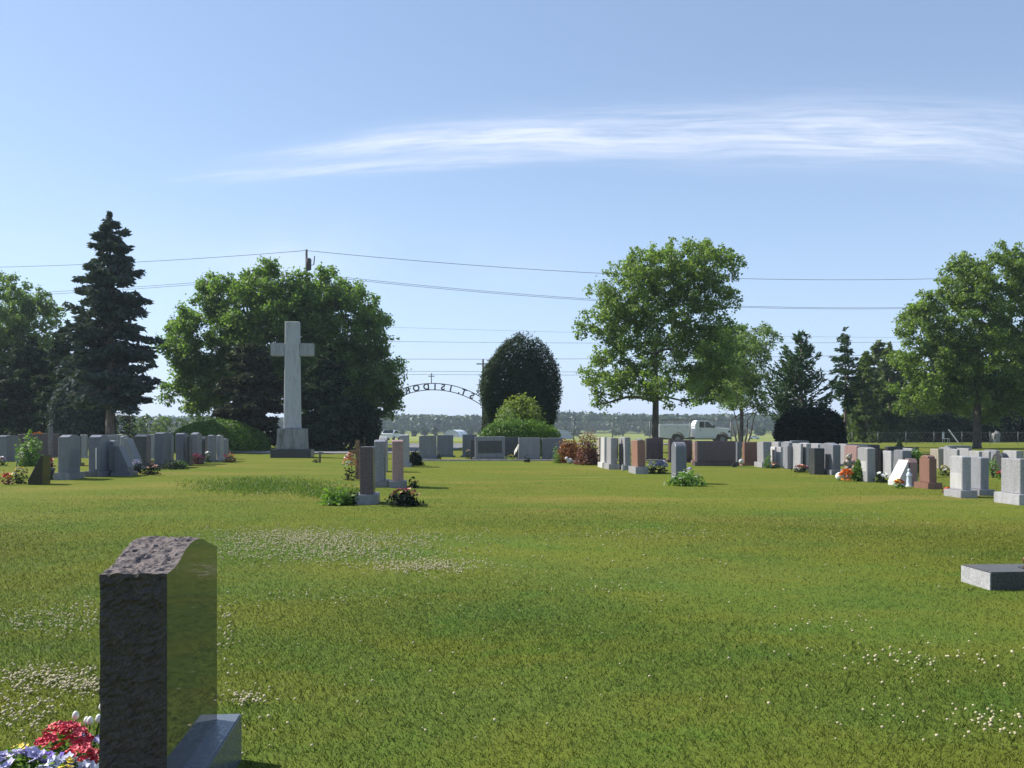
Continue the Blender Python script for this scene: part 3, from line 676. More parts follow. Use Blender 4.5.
# neighbour's cast shadow, set as a black pointed inlay into the left-facing pale stone
Zn = Zof(470)+.1
bm = bmesh.new(); prism(bm, [(-.18, .18), (.18, .18), (.18, .72), (.07, .92), (0, 1.12), (-.07, .92), (-.18, .72)], -.02, .02, 'x', 0)
o = from_bm('shadow_inlay', bm, M['black'], [q for q in bpy.data.objects if q.get('label', '').startswith('pale stone with dark pointed')][0]); o.location = (-(6*Zn/F)/2-.021+.016, -.1, 0)
# low ledger slab at the right
root = thing('ledger_slab', (4.64, 9.21, 0), 'low flat ledger slab with sunlit pale end, at the right edge of the lawn', 'grave slab', rz=math.atan(.055))
bm = bmesh.new(); box(bm, 0, 1.05, 0, .54, -.03, .172, .008); from_bm('slab', bm, M['dark'], root)
bm = bmesh.new(); box(bm, -.004, .01, .004, .536, -.03, .170, 0); from_bm('sunlit_end', bm, M['light'], root)  # thin paler panel: sunlight on the left end put into the colour
bm = bmesh.new(); box(bm, .012, 1.038, .012, .528, .172, .182, .003); from_bm('top_plate', bm, granite('charcoal granite', (.09, .088, .085), rough=.5), root)
root = thing('flower_vase', (XW(1022, 9.55), 9.47, .182), 'small bronze vase standing on the low ledger slab', 'vase')
bm = bmesh.new(); lathe(bm, [(.035, 0), (.04, .01), (.018, .03), (.03, .06), (.04, .10), (.034, .105)], 14); from_bm('vase', bm, M['bronze'], root, True)
bm = bmesh.new(); box(bm, -.06, .06, -.05, .05, -.0, .012, .003); from_bm('plinth', bm, M['dark'], root)

# ------------------------------------------------------------------ stone cross monument
Zc = Zof(458); S = Zc/F; Xc = XW(292.6, Zc+.7)
root = thing('cross_monument', (Xc, Zc+.7, 0), 'tall pale stone cross on a stepped pedestal in front of the big maple', 'monument', rz=SY)
def zz(y): return ZW(y, Zc+.5)
bm = bmesh.new(); box(bm, -1.0, 1.0, -.7, .7, -.05, zz(449.3), .03); from_bm('plinth', bm, M['dark'], root)
bm = bmesh.new(); a = bmesh.ops.create_cube(bm, size=1)
for v in bm.verts:
    top = v.co.z > 0; k = .70 if top else .735
    v.co = Vector((v.co.x*2*k, v.co.y*2*(k-.18), zz(428.5) if top else zz(449.3)))
bmesh.ops.bevel(bm, geom=list(bm.edges), offset=.025, segments=2, affect='EDGES'); from_bm('pedestal', bm, M['concrete'], root)
bm = bmesh.new(); zb, zt = zz(428.5), zz(321.5)
prism(bm, [(-.42, zb), (.42, zb), (.37, zz(356)), (.355, zt), (-.355, zt), (-.37, zz(356))], -.22, .22, 'y', .03); from_bm('shaft', bm, M['cross'], root)
for s in (-1, 1):
    bm = bmesh.new(); x0, x1 = sorted((s*.369, s*1.07)); box(bm, x0, x1, -.20, .20, zz(356), zz(343), .03); from_bm('arm', bm, M['cross'], root)

# ------------------------------------------------------------------ gate arch with its lettering (read from behind)
Za = 74.; Sa = Za/F
root = thing('gate_arch', (XW(433, Za), Za, gz(0, Za)), 'thin iron arch with cut out letters and a small cross over the cemetery gate', 'gate arch')
Rr = 90*Sa; cz = ZW(473.4, Za)
def arcpt(r, th): return (r*math.sin(th), 0, cz+r*math.cos(th))
for r in (Rr, Rr-6.4*Sa):
    bm = bmesh.new(); tube(bm, [arcpt(r, R(a)) for a in range(-57, 58, 3)], .035, 6); from_bm('arch_rail', bm, M['iron'], root, True)
for s in (-1, 1):
    bm = bmesh.new(); p = arcpt(Rr-3*Sa, R(57*s)); box(bm, p[0]-.16, p[0]+.16, -.1, .1, 0, p[2]+.15, .01); from_bm('post', bm, M['iron'], root)
bm = bmesh.new(); top = cz+Rr; tube(bm, [(-.12, 0, top), (-.12, 0, top+.80)], .035, 6); tube(bm, [(-.36, 0, top+.56), (.12, 0, top+.56)], .035, 6); from_bm('cross', bm, M['iron'], root)
for ch, px in (('E', 399), ('R', 407.5), ('O', 416.3), ('D', 426.3), ('I', 435), ('S', 443), ('I', 450.8), ('.', 459.4), ('T', 463.7), ('S', 472)):
    cu = bpy.data.curves.new('letter', 'FONT'); cu.body = ch; cu.size = .66; cu.extrude = .015; cu.offset = .022; cu.align_x = 'CENTER'
    tmp = bpy.data.objects.new('letter', cu); col.objects.link(tmp); bpy.context.view_layer.update()
    me = bpy.data.meshes.new_from_object(tmp.evaluated_get(bpy.context.evaluated_depsgraph_get())); bpy.data.objects.remove(tmp)
    th = math.asin((px-433)/86.7); p = arcpt(Rr-5.9*Sa, th)
    for v in me.vertices:                             # text lies in xy; stand it up facing away from the camera
        x, y, z = v.co; v.co = (-x, -z, y)
    me.materials.clear(); o = link('letter', me, M['iron'], root); o.location = p; o.rotation_euler = (0, th, 0)

# ------------------------------------------------------------------ fence
def fence(x0, x1, Y, posts, h, label, pr=.035):
    root = thing('chain_link_fence', (x0, Y, gz(x0, Y)), label, 'fence')
    for px in posts:
        x = px-x0; bm = bmesh.new(); tube(bm, [(x, 0, -.1), (x, 0, h+.08)], pr, 7); from_bm('post', bm, M['galv'], root, True)
    bm = bmesh.new(); tube(bm, [(0, 0, h), (x1-x0, 0, h)], pr*.6, 5); from_bm('top_rail', bm, M['galv'], root)
    bm = bmesh.new()
    st = .16 if h > 1.5 else .3; n = int((x1-x0)/st)
    for i in range(n):                                # woven wires, both diagonals
        for s in (-1, 1):
            xa = i*st; xb = xa+s*h*.9; xb2 = min(max(xb, 0), x1-x0); f = (xb2-xa)/(s*h*.9) if h else 1
            if f <= .02: continue
            tube(bm, [(xa, s*.004, .03), (xb2, s*.004, .03+(h-.03)*f)], .0016, 3, cap=False)
    from_bm('wire_mesh', bm, M['galv'], root); return root
fence(XW(520, 63), XW(742, 63), 63, [XW(p, 63) for p in (536, 573.5, 612.5, 650, 690, 731)], 2.0, 'grey chain link fence in front of the parked white truck')
fence(XW(845, 84), XW(1060, 84), 80, [XW(p, 80) for p in (852, 878, 906, 934, 962, 990, 1018, 1046)], 1.05, 'low wire fence before the field on the right', .022)
# ------------------------------------------------------------------ white service truck
def wheel(parent, x, y, r, w=.22):
    bm = bmesh.new(); bmesh.ops.create_cone(bm, cap_ends=True, segments=24, radius1=r, radius2=r, depth=w, matrix=Matrix.Translation((x, y, r)) @ Matrix.Rotation(math.pi/2, 4, 'X'))
    wh_ = from_bm('wheel', bm, M['tyre'], parent)
    bm = bmesh.new(); bmesh.ops.create_cone(bm, cap_ends=True, segments=18, radius1=r*.58, radius2=r*.5, depth=w+.03, matrix=Matrix.Translation((x, y, r)) @ Matrix.Rotation(math.pi/2, 4, 'X'))
    from_bm('rim', bm, M['galv'], wh_)
def truck():
    Z = 80.; S = Z/F; X0 = XW(659, Z); g = gz(0, Z)+.04
    root = thing('utility_truck', (X0, Z, g), 'white utility truck with boxed service body parked beyond the fence', 'truck')
    q = lambda px: (px-659)*S
    def arcs(cx, r, zc, n=10): return [(cx+r*math.cos(t), zc+r*math.sin(t)) for t in [math.pi*k/n for k in range(n+1)]]
    D = 1.9; wr = .44
    w1, w2 = q(678), q(722.5)
    prof = [(0, .62)]+arcs(w1, .55, .50)[::-1]+[(q(690.5), .62), (q(690.5), 1.72), (0, 1.72)]
    prof = [(x, max(z, .5)) for x, z in prof]
    bm = bmesh.new(); prism(bm, prof, 0, D, 'y', .02); sb = from_bm('service_body', bm, M['carwhite'], root)
    for a, b, z0, z1 in ((.12, .95, .75, 1.62), (1.02, 2.2, 1.12, 1.62), (2.27, 2.58, .75, 1.62)):
        bm = bmesh.new(); box(bm, a, b, -.02, .0, z0, z1, .008); dr = from_bm('locker_door', bm, M['carwhite'], sb)
        bm = bmesh.new(); box(bm, (a+b)/2-.05, (a+b)/2+.05, -.035, -.02, z1-.2, z1-.14); from_bm('handle', bm, M['trim'], dr)
    c0, c1 = q(697), q(731)
    prof = [(q(695), .5), (c0, .5)]+[(w2-.56, .5)]+arcs(w2, .54, .5)[::-1][1:-1]+[(w2+.55, .5), (c1-.02, .5), (c1, .75), (c1-.03, 1.28), (q(729), 1.36), (q(719), 1.42), (q(716), 1.44), (q(709), 1.98), (q(706), 2.06), (q(698), 2.06), (q(696.5), 1.95), (q(695), 1.7)]
    bm = bmesh.new(); prism(bm, prof, .02, D-.02, 'y', .03); cab = from_bm('cab', bm, M['carwhite'], root)
    bm = bmesh.new(); prism(bm, [(q(699.5), 1.42), (q(714), 1.42), (q(708.6), 1.92), (q(699.5), 1.92)], .005, .03, 'y', 0); from_bm('side_window', bm, M['glass'], cab)
    bm = bmesh.new(); box(bm, q(704.6), q(705.2), -.002, .01, 1.42, 1.92); from_bm('pillar', bm, M['carwhite'], cab)
    bm = bmesh.new(); box(bm, q(699.3), q(714.5), .008, .02, .62, .64); from_bm('door_seam', bm, M['trim'], cab)
    bm = bmesh.new(); box(bm, q(712.5), q(714.5), -.2, -.02, 1.4, 1.62, .02); from_bm('mirror', bm, M['trim'], cab)
    bm = bmesh.new(); box(bm, q(699.4), q(701), -.01, .02, 1.2, 1.26); from_bm('handle', bm, M['trim'], cab)
    bm = bmesh.new(); box(bm, q(728.5), c1+.06, .0, D, .45, .66, .03); from_bm('bumper', bm, M['trim'], root)
    bm = bmesh.new(); box(bm, q(728.3), q(730.6), .004, .06, 1.0, 1.18, .01); from_bm('headlight', bm, M['glass'], root)
    bm = bmesh.new(); box(bm, 0.1, c1-.3, .3, D-.3, .42, .6); from_bm('chassis', bm, M['trim'], root)
    for w_ in (w1, w2):
        wheel(root, w_, .14, wr, .24); wheel(root, w_, D-.14, wr, .24)
    bm = bmesh.new()
    for y in (.1, D-.1):
        tube(bm, [(.1, y, 2.12), (q(706), y, 2.16)], .03, 5)
        for x in (.1, 1.2, 2.45): tube(bm, [(x, y, 1.7), (x, y, 2.13)], .025, 5)
    for x in (.2, 1.2, 2.4): tube(bm, [(x, .1, 2.13), (x, D-.1, 2.13)], .025, 5)
    from_bm('ladder_rack', bm, M['galv'], root)
truck()
def car(X, Y, rz, label):
    root = thing('parked_car', (X, Y, gz(X, Y)+.02), label, 'car', rz=rz); D = 1.75
    prof = [(-2.15, .35), (2.15, .35), (2.2, .7), (1.9, .9), (1.05, .98), (.45, 1.42), (-.9, 1.45), (-1.6, 1.02), (-2.15, .95)]
    bm = bmesh.new(); prism(bm, prof, -D/2, D/2, 'y', .06); from_bm('body', bm, M['carwhite'], root)
    for s in (-1, 1):
        bm = bmesh.new(); prism(bm, [(-1.35, 1.0), (.9, 1.0), (.4, 1.36), (-.85, 1.38)], s*(D/2+.004)-.01, s*(D/2+.004)+.01, 'y', 0); from_bm('window', bm, M['glass'], root)
        for x in (-1.35, 1.35): wheel(root, x, s*(D/2-.08), .33, .2)
    bm = bmesh.new(); v = [bm.verts.new(p) for p in ((-1.66, -.75, 1.03), (-1.66, .75, 1.03), (-.98, .68, 1.43), (-.98, -.68, 1.43))]
    bmesh.ops.translate(bm, verts=v, vec=(-.03, 0, .02)); bm.faces.new(v); bmesh.ops.solidify(bm, geom=bm.faces[:], thickness=.01); from_bm('rear_window', bm, M['glass'], root)
car(XW(391, 135), 135, R(80), 'white car parked on the road behind the pale stones, left of the gate')
car(XW(754, 380), 380, R(10), 'white car far off beyond the slim trees right of the truck')
# ------------------------------------------------------------------ hoop greenhouses far off
def hoop(px, Z, wpx, label, rz):
    X = XW(px, Z); wd = wpx*Z/F/2; g_ = gz(X, Z); h = ZW(429.8, Z)-g_
    root = thing('hoop_greenhouse', (X, Z, g_), label, 'greenhouse', 'white hoop greenhouses', rz)
    L = 9; bm = bmesh.new(); n = 18
    r = [[bm.verts.new((wd*math.cos(math.pi*k/n), y, h*math.sin(math.pi*k/n)**.85)) for k in range(n+1)] for y in (0, L)]
    for k in range(n): bm.faces.new((r[0][k], r[0][k+1], r[1][k+1], r[1][k]))
    from_bm('cover', bm, M['plastic'], root, True)
    bm = bmesh.new(); v = [bm.verts.new((.99*wd*math.cos(math.pi*k/n), .05, .99*h*math.sin(math.pi*k/n)**.85)) for k in range(n+1)]; bm.faces.new(v)
    from_bm('end_wall', bm, pmat('end sheeting', (.33, .36, .40), .5, var=.1, scale=1), root)
    bm = bmesh.new()
    for y in (0, 4, 8): tube(bm, [(1.005*wd*math.cos(math.pi*k/n), y, 1.005*h*math.sin(math.pi*k/n)**.85) for k in range(n+1)], .07, 5)
    from_bm('hoop_frame', bm, M['galv'], root)
hoop(451, 440, 18, 'white hoop greenhouse seen through the gap under the gate arch', R(-25))
hoop(562, 390, 23, 'white hoop greenhouse right of the central dark evergreen', R(20))

# ------------------------------------------------------------------ power poles and lines
def wire(a, b, sag, label, rad=.024, n=40, wob=0):
    a, b = Vector(a), Vector(b); pts = [a.lerp(b, i/n)+Vector((0, 0, -sag*4*(i/n)*(1-i/n))) for i in range(n+1)]
    bm = bmesh.new(); tube(bm, pts, rad, 5); o = from_bm('power_line', bm, M['wire'], None, True); return setp(o, label, 'power line', 'power lines crossing the sky')
def P3(px, py, Z): return (XW(px, Z), Z, ZW(py, Z))
Zp = 88.
root = thing('power_pole', (XW(306.5, Zp), Zp, gz(0, Zp)), 'dark wooden utility pole with transformer rising above the big left maple', 'utility pole')
hp = ZW(249.5, Zp)-gz(0, Zp)
bm = bmesh.new(); tube(bm, [(0, 0, -.3), (0, 0, hp*.6), (0, 0, hp)], [.2, .15, .10], 9); from_bm('pole', bm, M['pole'], root, True)
bm = bmesh.new(); lathe(bm, [(.05, hp-2.0), (.24, hp-1.9), (.25, hp-.95), (.15, hp-.85), (.05, hp-.8)], 14, (.24, -.15, 0)); from_bm('transformer', bm, M['pole'], root, True)
bm = bmesh.new(); tube(bm, [(.75, 0, hp-.6), (.68, 0, hp-1.4)], .05, 6); tube(bm, [(.0, 0, hp-1.55), (.72, 0, hp-1.4)], .03, 5); from_bm('cutout_switch', bm, M['pole'], root, True)
T0 = P3(306, 250.5, Zp); LW = (XW(306, Zp)-62, Zp+10, 17.6)
wire(T0, P3(1090, 272, 112), 1.7, 'uppermost power line running right from the pole top')
wire(P3(-330, 262, 100), T0, 1.1, 'uppermost power line running left from the pole top')
for k, (dy, nm) in enumerate(((0, 'upper'), (1.6, 'lower'))):
    wire(P3(306, 273+dy, Zp), P3(1090, 300+dy*.6, 112), 1.9, nm+' strand of the double power line right of the pole', .02)
    wire(P3(-330, 296+dy*2, 100), P3(306, 273+dy, Zp), 1.0, nm+' strand of the double power line left of the pole', .02)
Zq = 130.
root = thing('power_pole', (XW(483, Zq), Zq, gz(0, Zq)), 'short distant utility pole with crossarm behind the central dark evergreen', 'utility pole')
bm = bmesh.new(); hq = ZW(359, Zq)-gz(0, Zq); tube(bm, [(0, 0, 0), (0, 0, hq)], [.18, .12], 8); from_bm('pole', bm, M['pole'], root, True)
bm = bmesh.new(); box(bm, -.9, .9, -.06, .06, hq-.75, hq-.6); from_bm('crossarm', bm, M['pole'], root)
for (ya, yb, s_, lb, rd) in ((322, 338, .5, 'faint topmost of the lower distant lines', .014), (339.5, 341, .4, 'second lower distant line between maple and central evergreen', .022),
                       (358, 352, .5, 'third lower distant line just above the gate cross', .028), (370, 369.5, .3, 'upper one of two close lines crossing behind the gate cross', .024), (373, 373, .3, 'lowest distant line touching the top of the gate cross', .024)):
    wire(P3(250, ya, Zq), P3(1000, yb, Zq+6), s_, lb, rd)

# ------------------------------------------------------------------ trees
broadleaf('maple_tree', 374, 447, 69, .52, 6.5, [(280, 318, 66, 54), (215, 340, 52, 44), (345, 330, 45, 46), (205, 385, 44, 30), (290, 370, 70, 46), (355, 385, 45, 42), (240, 300, 45, 30), (320, 292, 40, 26), (375, 372, 26, 34), (384, 392, 19, 24), (185, 350, 24, 28)],
          'huge broad maple with dense rounded crown behind the stone cross', leaf='ldark', size=.20, npuff=500, nleaf=360, puff=(.55, 1.15), depth=.8, seed=31, lean=(-1.6, 0), shell=.25)
broadleaf('maple_tree', 655, 450, 58, .21, 7.0, [(672, 275, 58, 34), (696, 262, 44, 26), (655, 300, 60, 40), (628, 300, 46, 34), (705, 305, 38, 40), (655, 340, 76, 36), (610, 372, 36, 24), (655, 385, 70, 22), (715, 365, 38, 36), (720, 270, 24, 28), (602, 328, 24, 20), (600, 398, 18, 9), (640, 270, 30, 18)],
          'airy light green maple standing left of the white truck', leaf='lmaple', size=.165, npuff=560, nleaf=270, puff=(.35, .75), depth=.85, seed=19, shell=.12)
broadleaf('maple_tree', 977, 448, 68, .27, 8.0, [(990, 285, 50, 38), (950, 320, 45, 40), (1020, 310, 45, 45), (940, 368, 46, 34), (1000, 360, 60, 45), (925, 330, 25, 22), (925, 395, 32, 20), (1030, 385, 45, 35), (985, 400, 40, 22), (965, 275, 22, 18)],
          'light green maple with slim dark trunk at the right edge', leaf='lmaple', size=.19, npuff=430, nleaf=340, puff=(.45, .95), depth=.85, seed=13)
broadleaf('leafy_tree', 12, 440, 82, .3, 8, [(5, 310, 40, 38), (35, 330, 30, 40), (-15, 345, 40, 45), (15, 375, 42, 30)],
          'pale green leafy tree at the far left edge behind the spruce', leaf='lpale', size=.22, npuff=190, nleaf=280, puff=(.5, 1.0), seed=14)
PR = [(0, .8), (.12, 1.0), (.35, .98), (.6, .74), (.8, .48), (.93, .28), (1, .10)]
conifer('spruce_tree', 110, 60, 217, 53, 'tall dark spruce with ragged drooping boughs at the left', leaf='lspruce', trunk_r=.3, clear=3.3, seed=21, prof=PR, dens=1.25, up=.02, droop=.22, ragged=.35, wh=.40, sz=.42, asp=2.0)
GD = 'dark evergreens behind the left row'
conifer('spruce_tree', 66, 70, 326, 36, 'low dark spruce close to the left of the tall spruce', leaf='lyew', trunk_r=.2, clear=.3, seed=22, dens=1.5, group=GD, prof=[(0, 1), (.5, .9), (.8, .5), (1, .1)], sz=.45, asp=1.8)
conifer('spruce_tree', 30, 72, 340, 42, 'dark spruce third from the tall one, under the pale leafy tree', leaf='lyew', trunk_r=.2, clear=.3, seed=23, dens=1.5, group=GD, prof=[(0, 1), (.5, .9), (.8, .6), (1, .2)], sz=.45, asp=1.8)
conifer('spruce_tree', -14, 74, 350, 42, 'dark spruce cut by the left edge of the picture', leaf='lyew', trunk_r=.2, clear=.3, seed=24, dens=1.5, group=GD, prof=[(0, 1), (.5, .9), (.8, .6), (1, .2)], sz=.45, asp=1.8)
bush('evergreen_shrub', XW(82, 66), 66, 2.3, 1.8, 5.2, 'grey green bushy evergreen filling in under the tall spruce', 'lspruce', n=9000, size=.34, seed=31, shape='column', lump=.35, asp=1.8)
conifer('larch_tree', 129, 64, 372, 13, 'thin little see through conifer right of the tall spruce trunk', leaf='lpine', trunk_r=.06, clear=.9, seed=25, dens=.55, sz=.25, prof=[(0, .8), (.4, 1), (.8, .5), (1, .1)])
conifer('spruce_tree', 248, 62, 342, 36, 'brownish dark conifer just left of the stone cross', leaf='lbrownyew', trunk_r=.2, clear=.2, seed=26, dens=1.9, prof=[(0, .9), (.3, 1), (.6, .92), (.85, .62), (1, .25)], sz=.42, asp=1.8, ragged=.2)
conifer('spruce_tree', 326, 62, 352, 32, 'almost black conifer just right of the stone cross', leaf='lyew', trunk_r=.2, clear=.2, seed=27, dens=1.9, prof=[(0, 1), (.3, 1), (.6, .92), (.85, .6), (1, .25)], sz=.42, asp=1.8, ragged=.2)
bush('evergreen_shrub', XW(352, 66), 66, 1.9, 1.6, 3.6, 'dark shrub at the foot of the huge maple, right of the cross', 'lyew', n=6000, size=.3, seed=35, shape='column', asp=1.6)
# columnar evergreen and shrubs in the middle
Z = 56
bush('arborvitae', XW(519.5, Z), Z, 36*Z/F*1.0, 2.0, ZW(334, Z), 'big egg shaped dark evergreen in the middle beside the gate arch', 'lyew', cat='tree', n=85000, size=.135, shape='column', seed=41, lump=.30, asp=2.0, fill=.76, flat=2.6, K=90, sharp=30)
bush('flowering_shrub', XW(520, 53.4), 53.4, 24*.0562, .9, ZW(396, 53.4), 'yellow green shrub in front of the egg shaped evergreen', 'lyellow', n=5200, size=.17, seed=42, shape='column', lump=.45, fill=.45)
r_ = bush('flowering_shrub', XW(506.5, 52.2), 52.2, .85, .5, ZW(405, 52.2), 'small shrub with cream blossom at the left foot of the egg shaped evergreen', 'lpale', n=1500, size=.14, seed=43, shape='column', lump=.5, fill=.4)
bush('clipped_hedge', XW(515, 51), 51, 38*.0537, 1.1, ZW(419, 51), 'low bright green mounded hedge behind the middle headstones', 'ljuniper', cat='hedge', n=18000, size=.11, seed=44, lump=.25, fill=.7, shape='column', flat=4)
bush('clipped_hedge', XW(216, 60), 60, 52*.063, 1.9, ZW(417.5, 60), 'long bright topped spreading hedge left of the stone cross', 'ljuniper', cat='hedge', n=22000, size=.13, seed=45, lump=.14, fill=.8)
broadleaf('leafy_tree', 741, 446, 72, .16, 5, [(722, 350, 26, 26), (730, 378, 28, 28), (706, 385, 22, 22), (735, 340, 16, 18)],
          'darker leafy tree half hidden behind the right side of the airy maple', leaf='ldark', size=.19, npuff=190, nleaf=230, puff=(.45, .85), seed=17)
# right side group
broadleaf('birch_tree', 742, 446, 66, .07, 2.0, [(762, 340, 20, 18), (752, 365, 22, 26), (740, 395, 26, 18), (765, 395, 18, 20), (735, 375, 12, 20)],
          'slim many stemmed pale tree right of the white truck', leaf='lpale', size=.15, npuff=170, nleaf=200, puff=(.35, .65), seed=15, stems=4, barkm='bark')
conifer('pine_tree', 801, 60, 335, 37, 'spiky dark pine with upswept boughs behind the black shrub', leaf='lpine', trunk_r=.12, clear=1.0, seed=51, dens=1.0, up=.30, droop=.12, prof=[(0, .9), (.35, 1), (.7, .62), (1, .08)], sz=.34, tuft=True, ragged=.3, wh=.45, asp=2.6)
bush('dark_shrub', XW(811, 56), 56, 37*.056, 1.7, ZW(407, 56), 'large almost black rounded shrub behind the right row', 'lblack', n=20000, size=.16, seed=52, lump=.14, fill=.75, shape='column', flat=4)
conifer('pine_tree', 845, 72, 330, 22, 'narrow tall pine with bare lower trunk right of the spiky one', leaf='lpine', trunk_r=.13, clear=3.2, seed=53, dens=1.2, prof=[(0, .5), (.3, 1), (.7, .7), (1, .1)], sz=.34, wh=.5, ragged=.4)
GW = 'trees of the wood beyond the right field'
specs = [('pine_tree', 853, 98, 382, 13, 'lwood', 'short soft green pine at the foot of the narrow tall pine'), ('spruce_tree', 889, 98, 347, 20, 'lwood', 'soft green spruce just left of the right maple crown'), ('pine_tree', 866, 92, 352, 17, 'lwood', 'soft green pine filling the gap right of the narrow tall pine'), ('pine_tree', 878, 104, 341, 24, 'lwood', 'tall soft green pine at the left end of the right wood'), ('spruce_tree', 905, 108, 352, 26, 'lyew', 'dark spruce second from the left end of the right wood'),
         ('pine_tree', 862, 100, 372, 14, 'lwood', 'small pale pine foremost at the left end of the right wood'), ('spruce_tree', 935, 106, 345, 26, 'lyew', 'dark spruce behind the left half of the right maple'),
         ('pine_tree', 962, 110, 338, 26, 'lyew', 'dark pine directly behind the right maple crown'), ('spruce_tree', 992, 104, 345, 28, 'lyew', 'dark spruce right of the right maple trunk'),
         ('pine_tree', 1022, 108, 335, 28, 'lyew', 'dark pine at the right edge behind the maple'), ('spruce_tree', 1052, 104, 340, 28, 'lyew', 'dark spruce just past the right edge of the wood')]
for i, (nm, px, Z, yt, hw, lf, lb) in enumerate(specs):
    conifer(nm, px, Z, yt, hw, lb, leaf=lf, trunk_r=.22, clear=.8, seed=60+i, dens=.95, group=GW, prof=[(0, .85), (.3, 1), (.6, .8), (.85, .45), (1, .1)], sz=.6, wh=.6, asp=1.7)
for i, (px, w_, h_, lf, lb) in enumerate([(868, 3.0, 3.6, 'lwood', 'pale green thicket at the left foot of the right wood'), (893, 3.0, 4.0, 'lwood', 'green thicket second along the foot of the right wood'), (922, 3.2, 3.4, 'lwood', 'green thicket under the left maple boughs'),
        (952, 3.2, 3.2, 'lyew', 'dark thicket behind the white garden chair'), (983, 3.2, 4.0, 'lyew', 'dark thicket behind the right maple trunk'), (1014, 3.4, 4.4, 'lblack', 'black thicket at the right edge below the wood'), (1046, 3.4, 4.4, 'lblack', 'black thicket beyond the right edge below the wood')]):
    Y = 97+i % 3; bush('thicket', XW(px, Y), Y, w_*.9, 1.6, h_, lb, lf, cat='bushes', n=4200, size=.34, seed=80+i, lump=.4, group='thickets at the foot of the right wood', fill=.5)

# far woods: one mass each
def woods(name, Y0, Y1, x0, x1, n, hmin, hmax, label, leaf, q, seed, size, hill=0):
    r = np.random.default_rng(seed); C = []; T = []; NN = []
    for i in range(n):
        x = r.uniform(x0, x1); y = r.uniform(Y0, Y1); f = (y-Y0)/(Y1-Y0)
        h = r.uniform(hmin, hmax)*(1+.12*math.sin(x*.012+1)+.08*math.sin(x*.043)); z0 = gz(x, y)+hill*f
        rad = h*r.uniform(.28, .42); d = unit(r.normal(size=(q, 3))); k = r.uniform(.7, 1, q)
        P = np.array([x, y, z0+h*.52])+d*k[:, None]*np.array([rad, rad, h*.48]); C.append(P); NN.append(d*.8+[0, 0, .3])
        T.append(np.clip(.5+r.uniform(-.45, .45)+r.normal(size=q)*.1, 0, 1))
    global rng; rng = r
    o = quads_mesh(name, leaf_quads(np.concatenate(C), size, 1.1, np.concatenate(NN)), np.concatenate(T), M[leaf])
    setp(o, label, 'woods', kind='stuff')
woods('far_woods', 620, 900, -560, 560, 2600, 11, 13.5, 'distant blue green woodland along the whole horizon', 'lfar', 75, 5, 2.6, 2.5)
woods('far_woods', 470, 520, -420, 420, 200, 3, 5.5, 'low nearer line of field trees under the distant woodland', 'lfar', 70, 6, 1.8)
woods('hedgerow', 150, 165, -110, -42, 70, 2.8, 4.6, 'hazy green hedgerow beyond the left row, between spruce and maple', 'lwood', 110, 8, .7)

# ------------------------------------------------------------------ flowers, plants and grave ornaments
def blossoms(parent, pts, mat, r, name='blossom', sub=1):
    bm = bmesh.new()
    for p in pts:
        k = random.uniform(.7, 1.25)*r; a0 = random.uniform(0, 6)
        tilt = Matrix.Rotation(random.uniform(-.6, .6), 4, 'X') @ Matrix.Rotation(random.uniform(-.6, .6), 4, 'Y')
        for q in range(5):                            # five cupped petals
            a = a0+q*2*math.pi/5; c = Vector((math.cos(a), math.sin(a), 0)); s_ = Vector((-c.y, c.x, 0))
            vs = [Vector((0, 0, 0)), c*k*.6+s_*k*.42+Vector((0, 0, k*.22)), c*k*1.05+Vector((0, 0, k*.35)), c*k*.6-s_*k*.42+Vector((0, 0, k*.22))]
            bm.faces.new([bm.verts.new(Vector(p)+tilt @ v) for v in vs])
        bmesh.ops.create_icosphere(bm, subdivisions=1, radius=k*.3, matrix=Matrix.Translation(Vector(p)+Vector((0, 0, k*.12))))
    return from_bm(name, bm, M[mat], parent)
def bouquet(name, px, py, wpx, hpx, cols, label, leaf='lyew', n=220, nb=10, seed=1, br=.055, cat='flowers', group=None, lw=.6, size=.07, Z=None, low=.45):
    Z = Z or Zof(py); rnd = random.Random(seed); X = XW(px, Z); w_ = wpx*Z/F/2; h = hpx*Z/F
    root = thing(name, (X, Z, 0), label, cat, group)
    bush('foliage', 0, 0, w_*.92, w_*.8, h*.92, None, leaf, n=n, size=size, seed=seed, lump=.5, shape='dome', fill=.2, parent=root, upward=.2)
    for c in cols:
        pts = []
        for i in range(nb):
            a = rnd.uniform(0, 6.28); e = rnd.uniform(low, 1.5); pts.append((w_*math.cos(a)*math.cos(e), -abs(w_*.8*math.sin(a)*math.cos(e)), h*(.25+.75*math.sin(e))))
        blossoms(root, pts, c, br)
    return root
